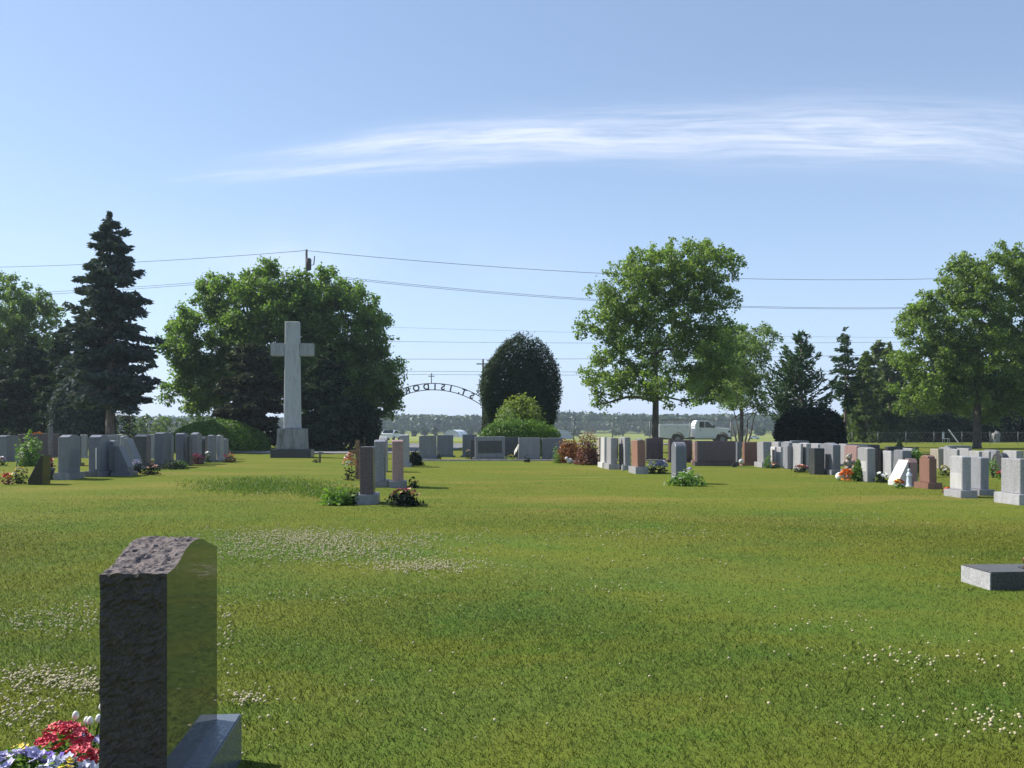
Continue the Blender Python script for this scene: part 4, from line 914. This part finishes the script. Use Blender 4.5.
# beside the foreground monument
def fg_flowers():
    rnd = random.Random(4)
    def bed(name, cx, cy, rx, ry, h, mat, n, r, label, cat, leafn=260, leaf='lhosta'):
        root = thing(name, (cx, cy, 0), label, cat)
        bush('foliage', 0, 0, rx, ry, h*.85, None, leaf, n=leafn, size=.035, seed=int(n), lump=.4, shape='dome', fill=.2, parent=root)
        for i in range(n):
            a = rnd.uniform(0, 6.28); q = rnd.random()**.5; x, y = rx*q*math.cos(a), ry*q*math.sin(a)
            blossoms(root, [(x, y, h*(1-.45*q*q)+rnd.uniform(-.01, .01))], mat, r)
        return root
    bed('geranium', XW(64, 4.5), 4.50, .125, .10, .19, 'petal_red', 95, .022, 'bright red geranium beside the foreground headstone', 'flowers')
    bed('geranium', XW(82, 4.36), 4.34, .10, .07, .135, 'petal_red', 60, .021, 'lower red geranium touching the foreground headstone', 'flowers')
    bed('primrose', XW(36, 4.62), 4.46, .10, .06, .09, 'petal_yellow', 16, .018, 'yellow flowers edging the red geranium', 'flowers')
    bed('pansy', XW(22, 4.35), 4.32, .15, .09, .11, 'petal_lilac', 48, .028, 'pale lilac pansies at the bottom left corner', 'flowers')
    bed('pansy', XW(68, 4.22), 4.20, .14, .08, .12, 'petal_blue', 46, .027, 'pale blue pansies in front of the red geraniums', 'flowers')
    bed('pansy', XW(58, 4.3), 4.28, .06, .04, .135, 'petal_violet', 6, .022, 'deep violet pansies between lilac ones and red geraniums', 'flowers', 60)
    bed('primrose', XW(76, 4.2), 4.16, .05, .04, .14, 'petal_yellow', 6, .02, 'few yellow flowers among the pale blue pansies', 'flowers', 60)
    # white buds on stems
    root = thing('tulip', (XW(84, 4.62), 4.62, 0), 'white closed buds on green stems next to the foreground headstone', 'flowers')
    for i, (dx, dy, h) in enumerate(((-.05, .02, .17), (.03, 0, .15), (.075, .03, .21), (.085, -.03, .17), (.0, .03, .14))):
        bm = bmesh.new(); tube(bm, [(dx*.5, dy*.5, 0), (dx, dy, h)], .0035, 5); from_bm('stem', bm, M['lhosta'], root)
        bm = bmesh.new(); lathe(bm, [(.004, 0), (.014, .008), (.017, .02), (.012, .034), (.004, .042)], 10, (dx, dy, h-.004)); from_bm('bud', bm, M['petal_white'], root, True)
    bed('pansy', XW(83, 4.5), 4.56, .06, .04, .14, 'petal_lilac', 8, .018, 'small lilac blossoms between the white buds', 'flowers', 60)
fg_flowers()
# left row
bush('garden_bush', XW(31, 38), 38, 15*.040, .5, ZW(433.5, 38)-.0, 'leafy green bush with orange blooms at the left edge', 'lhosta', cat='bush', n=1100, size=.13, seed=101, lump=.5, fill=.3)
bouquet('orange_blooms', 38, 466, 22, 34, ['petal_orange'], 'orange blooms standing above the leafy garden bush', 'lhosta', n=60, nb=7, seed=102, Z=37.6, low=1.0, br=.07)
root = thing('wooden_post', (XW(50.5, 29), 29, 0), 'slim grey weathered post left of the pale curved headstone', 'post')
bm = bmesh.new(); box(bm, -.055, .055, -.05, .05, 0, ZW(426, 29), .008); from_bm('post', bm, M['greywood'], root)
bouquet('hanging_flowers', 49.5, 480, 9, 9, ['petal_red'], 'round bunch of dark red flowers at the foot of the grey post', 'lmaroon', n=120, nb=12, seed=103, Z=28.6).location.z = .35
root = thing('flower_urn', (XW(50, 28.3), 28.3, 0), 'dark urn below the dark red flowers by the grey post', 'urn')
bm = bmesh.new(); lathe(bm, [(.10, 0), (.12, .03), (.06, .08), (.11, .2), (.15, .33), (.13, .35)], 14); from_bm('urn', bm, M['dark'], root, True)
bouquet('grave_flowers', 7.5, 485, 11, 11, ['petal_red', 'petal_orange'], 'red and orange flowers lying lowest at the left edge', 'lmaroon', n=120, nb=10, seed=104)
bouquet('grave_flowers', 20, 484, 16, 16, ['petal_white', 'petal_yellow'], 'cream flowers spilling against the small black marker', 'lyew', n=260, nb=11, seed=105)
root = thing('shepherd_hook', (XW(15, 28), 28, 0), 'thin curved hook with one white flower above the cream flowers', 'hook')
bm = bmesh.new(); tube(bm, [(0, 0, 0), (.05, 0, .5), (.12, 0, .78), (.2, 0, .84), (.24, 0, .76)], .012, 6); from_bm('rod', bm, M['galv'], root, True)
blossoms(root, [(.2, -.02, .80), (.24, -.02, .72)], 'petal_white', .07)
bouquet('grave_flowers', 2, 466, 10, 9, ['petal_white', 'petal_pink'], 'pale bunch of flowers cut by left edge, before the grey stone', n=120, nb=8, seed=106)
root = thing('white_rod', (XW(101.7, 30), 29.6, 0), 'thin white rod standing in front of a blue grey headstone', 'rod')
bm = bmesh.new(); tube(bm, [(0, 0, .25), (0, 0, .92)], .016, 6); from_bm('rod', bm, M['petal_white'], root); bm = bmesh.new(); tube(bm, [(0, 0, 0), (0, 0, .26)], .01, 5); from_bm('spike', bm, M['iron'], root)
bouquet('grave_flowers', 137, 473, 14, 13, ['petal_white', 'petal_lilac'], 'white and lilac flowers at the foot of the slanted markers', 'lblack', n=320, nb=12, seed=107)
bouquet('grave_flowers', 151, 475, 18, 11, ['petal_salmon'], 'dusty rose flower bank in front of the dark gabled stone', 'lblack', n=380, nb=9, seed=108)
bush('low_plants', XW(172, 35), 35, .55, .3, .28, 'dark low plants along the foot of the widest left stone', 'lyew', cat='plants', n=500, size=.08, seed=109)
bush('low_plants', XW(181, 35.5), 35.5, .3, .2, .3, 'small green tuft between two blue grey stones in left row', 'lhosta', cat='plants', n=220, size=.08, seed=110)
bouquet('grave_flowers', 197.5, 464.5, 15, 10.5, ['petal_pink', 'petal_pink'], 'deep pink round flower cushion in the left row', 'lmaroon', n=300, nb=26, seed=111)
bouquet('grave_flowers', 208, 463, 8, 11, ['petal_white'], 'single white flower right of the deep pink cushion', 'lyew', n=130, nb=4, seed=112, br=.08)
bouquet('grave_flowers', 230, 462.5, 15, 9, ['petal_red', 'petal_orange'], 'dark red and orange flowers at the far end of left row', 'lmaroon', n=300, nb=9, seed=113)
root = thing('small_cross', (XW(229.5, 41.5), 41.6, 0), 'tiny pale cross rising from flowers at the end of the left row', 'small cross')
bm = bmesh.new(); box(bm, -.03, .03, -.02, .02, 0, .55, .004); box(bm, -.1, .1, -.018, .018, .38, .43, .004); from_bm('cross', bm, M['tan'], root)
# centre
root = thing('wooden_cross', (XW(357.5, 28.5), 28.5, 0), 'orange brown wooden cross behind the dark brown headstone', 'wooden cross')
bm = bmesh.new(); box(bm, -.06, .06, -.03, .03, 0, ZW(440, 28.5), .006); box(bm, -.26, .26, -.028, .028, .78, .88, .006); from_bm('cross', bm, M['wood'], root)
bouquet('grave_flowers', 350, 476, 15, 27, ['petal_salmon', 'petal_white', 'petal_orange'], 'tall salmon and white flowers tied before the wooden cross', 'lbrownyew', n=220, nb=22, seed=121, br=.06, Z=27.8)
bouquet('garden_plants', 338, 505, 30, 13, ['petal_yellow'], 'bright leafy ground plants left of the dark brown headstone', 'lhosta', n=700, nb=2, seed=122, size=.09, br=.02)
bouquet('garden_plants', 352, 504.5, 14, 13, ['petal_violet'], 'dark leafy plant touching the dark brown headstone base', 'lyew', n=260, nb=1, seed=123, size=.08, br=.02)
bouquet('grave_flowers', 405, 506, 33, 17, ['petal_salmon', 'petal_pink'], 'dark leaved flowers with salmon blooms right of the dark brown headstone', 'lblack', n=620, nb=11, seed=124, size=.08, br=.045)
bouquet('garden_plants', 414, 488, 13, 10, ['petal_pink'], 'small dark plant beside the base of the pinkish headstone', 'lyew', n=200, nb=2, seed=125, size=.07, br=.03)
bush('round_bush', XW(415, 38.5), 38.5, 7.5*.0405, .3, .50, 'round nearly black bush in front of the grey stones in the middle', 'lblack', cat='bush', n=1500, size=.09, seed=126, lump=.15)
root = thing('water_tap', (XW(320, 41.5), 41.5, 0), 'small dark stake with pale top right of the stone cross', 'stake')
bm = bmesh.new(); tube(bm, [(0, 0, 0), (0, 0, .42)], .04, 7); from_bm('stake', bm, M['iron'], root); bm = bmesh.new(); box(bm, -.09, .14, -.05, .05, .36, .46, .02); from_bm('head', bm, M['galv'], root)
bush('low_plants', XW(316, 41.4), 41.4, .16, .12, .16, 'tiny dark tuft at the foot of the small stake', 'lyew', cat='plants', n=100, size=.06, seed=127)
# back line
def flag(px, py, Z, label, lean=-.25):
    root = thing('small_flag', (XW(px, Z), Z, 0), label, 'flag')
    bm = bmesh.new(); tube(bm, [(0, 0, 0), (-lean*.3, 0, 1.15)], .012, 5); from_bm('staff', bm, M['wood'], root)
    bm = bmesh.new(); n = 8; rows = []
    for i in range(n+1):
        x = -.30*i/n; rows.append([bm.verts.new((x-lean*.28+.02, .05*math.sin(i*1.1), z-.45*i/n*1.1)) for z in (1.12, .86)])
    for a, b in zip(rows, rows[1:]): bm.faces.new((a[0], b[0], b[1], a[1]))
    bmesh.ops.solidify(bm, geom=bm.faces[:], thickness=.004); from_bm('cloth', bm, M['petal_white'], root, True); return root
flag(517.5, 460, 43, 'small drooping white flag against the broad grey back stones').scale = (.7, .7, .75)
bouquet('grave_flowers', 439, 459.5, 5, 7, ['petal_salmon'], 'small salmon flowers right of the first broad grey stone', n=80, nb=5, seed=131)
bouquet('grave_flowers', 468, 459, 6, 9, ['petal_white', 'petal_salmon'], 'small white and salmon flowers left of the thin dark slab', n=90, nb=5, seed=132)
bouquet('garden_plants', 511, 461, 13, 6, ['petal_yellow'], 'low yellowish plants at the foot of the dark half hidden stone', 'lyellow', n=180, nb=6, seed=133, br=.03)
bouquet('flower_pot', 527, 462.5, 7, 6, ['petal_pink'], 'small dark potted plant before the flagged grey stone', 'lblack', n=120, nb=1, seed=134, br=.03)
bouquet('garden_plants', 557, 463.5, 10, 18, ['petal_white'], 'green leafy plant at the left of the rust red bush', 'lhosta', n=300, nb=1, seed=135, br=.03)
bush('rust_bush', XW(569, 41.2), 41.2, 13*.0434, .45, ZW(438, 41.2), 'bright rust red bush at the end of the back headstones', 'lrust', cat='bush', n=2400, size=.10, seed=136, lump=.4, fill=.45)
bush('maroon_bush', XW(588.5, 39), 39, 12*.041, .45, ZW(437, 39), 'dark red speckled bush left of the slim white stone', 'lmaroon', cat='bush', n=2000, size=.10, seed=137, lump=.35, fill=.4)
bm = bmesh.new(); blob(bm, (0, 0, .12), .13, 2, .1, (1.1, .8, .9)); blob(bm, (-.14, 0, .22), .08, 2, .1); blob(bm, (.16, 0, .07), .07, 2, .1, (1, 1, .8))
o = from_bm('lamb_figure', bm, M['white'], None, True); o.location = (XW(570, 40.2), 40.2, 0); setp(o, 'little white lamb figure before the rust red bush', 'figurine')
root = thing('marker_post', (XW(621.6, 34.5), 34.0, 0), 'short white peg in front of the pale stone with the inlaid shadow', 'peg'); bm = bmesh.new(); box(bm, -.035, .035, -.03, .03, 0, .24, .006); from_bm('peg', bm, M['white'], root)
bouquet('flower_basket', 652, 474, 9, 12, ['petal_white', 'petal_blue'], 'white speckled bunch touching the red granite stone', 'lblack', n=200, nb=14, seed=141)
bouquet('flower_basket', 661, 473.5, 14, 12, ['petal_blue', 'petal_blue', 'petal_lilac'], 'large pale blue bouquet right of the red granite stone', 'lyew', n=240, nb=26, seed=142, br=.06)
bouquet('grave_flowers', 690, 480, 7, 12, ['petal_lilac', 'petal_white'], 'lilac and white flowers at the right of the lone dark headstone', 'lhosta', n=80, nb=6, seed=143)
root = bush('hosta_plants', XW(686, 25.6), 25.4, 20*.0268, .35, .36, 'pale green leafy plants round the lone dark headstone', 'lhosta', cat='plants', n=520, size=.15, seed=144, lump=.4, asp=2.2, fill=.2, upward=.1)
blossoms(root, [(random.uniform(-.45, .45), random.uniform(-.3, .1), random.uniform(.15, .4)) for _ in range(14)], 'petal_white', .045)
root = thing('flower_holder', (XW(735, 37), 37, 0), 'small dark holder with a pale globe on the grass before the wide stone', 'flower holder')
bm = bmesh.new(); tube(bm, [(0, 0, 0), (0, 0, .22)], .03, 6); box(bm, -.12, .06, -.06, .06, 0, .12, .01); from_bm('holder', bm, M['iron'], root); bm = bmesh.new(); blob(bm, (.24, 0, .22), .10, 2, .05); tube(bm, [(.24, 0, 0), (.24, 0, .14)], .02, 5); from_bm('globe', bm, M['white'], root, True)
# right row
bouquet('garden_plants', 767, 468, 9, 18, ['petal_white'], 'tall green plant against the leftmost pale stone of right row', 'lhosta', n=180, nb=1, seed=151, br=.03)
bouquet('grave_flowers', 773, 468.5, 18, 5, ['petal_salmon'], 'low rosy flowers under the two thin stones', n=160, nb=8, seed=152)
bouquet('grave_flowers', 801, 472.5, 17, 7, ['petal_salmon', 'petal_pink'], 'low border of pink flowers in front of pale stones', 'lbrownyew', n=260, nb=14, seed=153)
bouquet('orange_flowers', 846.5, 481, 14, 11, ['petal_orange', 'petal_orange'], 'bright orange flower heap at foot of the pink stone', 'petal_orange', n=60, nb=34, seed=154, br=.06)
bm = bmesh.new(); blob(bm, (0, 0, .12), .12, 2, .1); o = from_bm('flower_ball', bm, M['petal_white'], None, True); o.location = (XW(839.5, 28), 28, 0); setp(o, 'white ball of blossom left of the orange flower heap', 'flowers')
root = thing('teddy_bear', (XW(848.5, 29), 29, .28), 'cream teddy bear propped above the orange flowers', 'toy bear')
bm = bmesh.new(); blob(bm, (0, 0, .17), .13, 2, .05, (1, .8, 1.2)); blob(bm, (0, -.02, .38), .10, 2, .04)
for s in (-1, 1): blob(bm, (s*.075, -.01, .455), .032, 2, 0); blob(bm, (s*.15, -.06, .2), .05, 1, .0, (1, 1, 1.8)); blob(bm, (s*.09, -.14, .05), .06, 1, .0, (1, 1.7, 1))
blob(bm, (0, -.11, .36), .04, 1, 0); from_bm('body', bm, M['tan'], root, True)
bm = bmesh.new(); box(bm, -.2, .2, -.15, .15, -.3, .0, .01); from_bm('block', bm, M['grey'], root)
bush('dwarf_conifer', XW(858, 27.6), 27.6, 6.5*.029, .19, .60, 'small cone shaped dark green conifer right of orange flowers', 'ljuniper', cat='bush', n=1500, size=.06, seed=155, shape='column', lump=.1, flat=1.2)
bouquet('grave_flowers', 881, 482.5, 12, 10, ['petal_white', 'petal_white'], 'white flowers before the black polished stone', 'lyew', n=220, nb=5, seed=156, br=.06)
bouquet('grave_flowers', 898.5, 488, 11, 8, ['petal_red', 'petal_yellow', 'petal_orange'], 'red and yellow flowers before the sloping white marker', 'lhosta', n=120, nb=9, seed=157)
root = thing('statuette', (XW(909, 25), 25, 0), 'small pale blue robed statuette between white marker and red stone', 'statuette')
bm = bmesh.new(); lathe(bm, [(.075, 0), (.08, .03), (.06, .05), (.065, .12), (.055, .25), (.06, .33), (.045, .37), (.02, .385), (.035, .41), (.038, .44), (.025, .47), (.005, .48)], 14)
for s in (-1, 1): tube(bm, [(s*.055, -.01, .34), (s*.05, -.05, .28), (0, -.075, .31)], [.022, .02, .014], 6)
from_bm('robe', bm, M['plaster'], root, True)
bm = bmesh.new(); blob(bm, (0, -.018, .437), .024, 2, 0, (1, .9, 1.3)); from_bm('face', bm, M['tan'], root, True)
bm = bmesh.new(); lathe(bm, [(.1, 0), (.1, .02), (.085, .03)], 12); from_bm('pedestal', bm, M['white'], root)
bush('green_shrub', XW(916, 30), 30, 5.5*.0316, .2, ZW(449.5, 30), 'round green shrub between grey stone and upright red stone', 'lhosta', cat='bush', n=1100, size=.08, seed=158, shape='column', lump=.25)
bush('small_conifer', XW(899.5, 44), 44, .28, .28, ZW(440, 44), 'tiny dark conifer rising behind the right row', 'lyew', cat='bush', n=900, size=.09, seed=159, shape='column', flat=1.2)
bouquet('grave_flowers', 944, 476, 11, 10, ['petal_white', 'petal_yellow'], 'cream flowers in the row behind the upright red stone', 'lyew', n=160, nb=8, seed=160, br=.06)
bouquet('grave_flowers', 948, 493.5, 10, 5, ['petal_red', 'petal_orange'], 'small red flowers left of the long double base', 'lmaroon', n=90, nb=6, seed=161)
bouquet('grave_flowers', 1000, 479, 8, 7, ['petal_red'], 'red flowers under the dark round topped stone near right edge', 'lhosta', n=120, nb=7, seed=162)
bush('garden_bush', XW(993, 29.5), 29.5, .16, .2, .6, 'small green plant between the pale pair and the dark round stone', 'lhosta', cat='bush', n=300, size=.07, seed=163)
# garden chair and leaning board in front of the wood
Zc2 = 95.; root = thing('garden_chair', (XW(946, Zc2), Zc2, gz(0, Zc2)), 'white garden chair at the edge of the wood', 'chair', rz=R(50)); root.scale = (.7, .7, .7)
bm = bmesh.new(); box(bm, -.45, .45, -.4, .4, .5, .58, .02); from_bm('seat', bm, M['chair'], root)
bm = bmesh.new(); prism(bm, [(-.45, .55), (.45, .55), (.55, 1.5), (-.35, 1.5)], .36, .42, 'y', .01); from_bm('backrest', bm, M['chair'], root)
for s in (-1, 1):
    for t_ in (-1, 1): bm = bmesh.new(); tube(bm, [(s*.42, t_*.36, 0), (s*.4, t_*.34, .52)], .04, 6); from_bm('leg', bm, M['chair'], root)
bm = bmesh.new(); prism(bm, [(-.6, 1.3), (-.45, 1.3), (.5, 0), (.35, 0)], 0, .05, 'y', 0); o = from_bm('leaning_board', bm, M['chair']); o.location = (XW(954, 94), 94, gz(0, 94)); setp(o, 'white board leaning right of the garden chair', 'board')
bm = bmesh.new(); blob(bm, (0, 0, .45), .5, 3, .6, (.8, .6, 1.5)); o = from_bm('boulder', bm, M['concrete'], None, True); o.location = (XW(996, 94), 94, gz(0, 94)-.1); setp(o, 'pale boulder in shade right of the maple trunk', 'boulder')

# ------------------------------------------------------------------ lawn blades and clover
def in_fg(x, y):                                      # not through the foreground base or the ledger slab
    c, s = math.cos(-YAW), math.sin(-YAW); X = (x+1.307)*c-(y-3.6)*s; Y = (x+1.307)*s+(y-3.6)*c
    return ((X > -.37) & (X < .12) & (Y > -.13) & (Y < .97)) | ((x > 4.6) & (x < 5.7) & (y > 9.2) & (y < 9.76))
def blades(name, zones, label, seed=2, reg=None, mat='blade'):
    r = np.random.default_rng(seed); VV = []; TT = []
    for (y0, y1, dens, h, wd) in zones:
        yy = y0
        while yy < y1:
            y2 = min(y1, yy+1.0); half = .56*y2+1.6; n = int(dens*2*half*(y2-yy))
            if reg is not None: half = None
            x = r.uniform(-(.56*y2+1.6), .56*y2+1.6, n); y = r.uniform(yy, y2, n)+r.normal(0, .15, n)
            if reg is not None:
                k = reg(x, y) > r.random(n); x, y = x[k], y[k]
            k = ~in_fg(x, y); x, y = x[k], y[k]; n = len(x)
            hh = h*r.lognormal(0, .32, n)*(.93+.05*np.sin(x*1.3+np.sin(y*.9)*2)); a = r.uniform(0, 2*math.pi, n); l = r.uniform(.1, .95, n)*hh
            dx, dy = np.cos(a)*l, np.sin(a)*l; b = r.uniform(0, math.pi, n); wx, wy = np.cos(b)*wd/2, np.sin(b)*wd/2
            z = np.zeros(n)-.004
            A = np.stack([x-wx, y-wy, z], 1); B = np.stack([x+wx, y+wy, z], 1)
            Cm = np.stack([x+wx*.8+dx*.35, y+wy*.8+dy*.35, z+hh*.6], 1); D = np.stack([x+dx, y+dy, z+hh], 1)
            VV.append(np.stack([A, B, Cm, D], 1).reshape(-1, 3)); TT.append(r.random(n))
            yy = y2
    o = quads_mesh(name, np.concatenate(VV), np.concatenate(TT), M[mat]); return setp(o, label, 'grass', kind='stuff')
gy = [3.2, 6.5, 10, 13, 17, 21, 26, 32, 40]
def gi(v, t): return float(np.interp(t, gy, v))
steps = [3.2+.4*i for i in range(92)]
blades('grass', [(a, a+.4, gi([8200, 7000, 4400, 2500, 1150, 520, 230, 80, 8], a), gi([.019, .019, .019, .018, .016, .015, .013, .012, .010], a), gi([.0036, .0042, .0055, .0072, .009, .011, .013, .015, .016], a)) for a in steps], 'mown lawn grass covering the cemetery')
def longreg(x, y):
    px = CX+x*F/y; py = HY+EYE*F/y
    e = np.exp(-((px-262)/70)**2-((py-486)/7.5)**2)+.9*np.exp(-((px-335)/28)**2-((py-494)/5)**2)
    return np.clip(e*1.0-.12, 0, 1)**1.3
M['longgrass'] = leafmat('long green grass', (.06, .12, .017), (.13, .18, .028), .3)
blades('long_grass', [(17, 34, 900, .05, .018)], 'taller unmown green grass over an old grave left of the dark brown headstone', 9, longreg, 'longgrass')
def clover(patches, label, seed):
    r = np.random.default_rng(seed); bm = bmesh.new(); tmpl = bmesh.new(); bmesh.ops.create_icosphere(tmpl, subdivisions=1, radius=1)
    tv = np.array([v.co[:] for v in tmpl.verts]); tf = np.array([[v.index for v in f.verts] for f in tmpl.faces]); tmpl.free(); bm.free()
    V = []; Fc = []; k = 0
    for (px, py, sx, sy, n) in patches:
        for _ in range(int(n*1.5)):
            qx = px+r.normal()*sx; qy = py+r.normal()*sy
            if qy < 500: continue
            Z = Zof(qy)+0; X = XW(qx, Z)
            if in_fg(np.array([X]), np.array([Z]))[0]: continue
            s = r.uniform(.005, .0105)*(1+.02*Z); h = r.uniform(.018, .036)
            V.append(tv*np.array([s, s, s*.85])*(1+.12*r.normal(size=(len(tv), 1)))+np.array([X, Z, h])); Fc.append(tf+k); k += len(tv)
    me = bpy.data.meshes.new('clover'); V = np.concatenate(V); Fc = np.concatenate(Fc); me.from_pydata(V.tolist(), [], Fc.tolist())
    o = link('clover', me, M['clover'], None, True); return setp(o, label, 'clover', kind='stuff')
clover([(300, 538, 40, 5, 700), (340, 552, 60, 7, 800), (420, 568, 32, 4, 330), (400, 538, 45, 4, 160), (240, 548, 20, 7, 120), (330, 600, 60, 5, 30)], 'broad patch of white clover blossom behind the foreground headstone', 1)
clover([(60, 622, 45, 8, 150), (45, 682, 34, 7, 230), (90, 690, 18, 5, 70), (25, 712, 24, 9, 60), (30, 738, 22, 8, 16)], 'white clover blossom left of the foreground headstone', 2)
clover([(243, 702, 13, 4, 45), (225, 640, 6, 20, 22), (255, 730, 25, 14, 8)], 'few white clover heads right of the foreground headstone', 3)
clover([(920, 660, 45, 8, 40), (1000, 725, 30, 10, 30), (900, 720, 40, 12, 9), (960, 700, 70, 22, 14)], 'sparse white clover at the lower right of the lawn', 4)
clover([(640, 534, 60, 4, 60), (590, 590, 40, 4, 18), (700, 560, 150, 20, 40), (820, 625, 25, 5, 14), (560, 640, 260, 60, 60), (880, 520, 60, 5, 18)], 'thinly scattered clover heads across the middle lawn', 5)

# ------------------------------------------------------------------ haze
bm = bmesh.new(); box(bm, -1150, 1150, -250, 1150, -6, 60)
hz = from_bm('haze', bm, None); setp(hz, kind='stuff', label='thin summer haze over the whole landscape', cat='haze')
m = bpy.data.materials.new('haze'); m.use_nodes = True; nt = m.node_tree; nt.nodes.clear()
vo = nt.nodes.new('ShaderNodeVolumePrincipled'); vo.inputs['Density'].default_value = .00030; vo.inputs['Color'].default_value = (.72, .84, 1.0, 1); vo.inputs['Anisotropy'].default_value = .2
oo = nt.nodes.new('ShaderNodeOutputMaterial'); nt.links.new(vo.outputs[0], oo.inputs['Volume']); hz.data.materials.append(m)
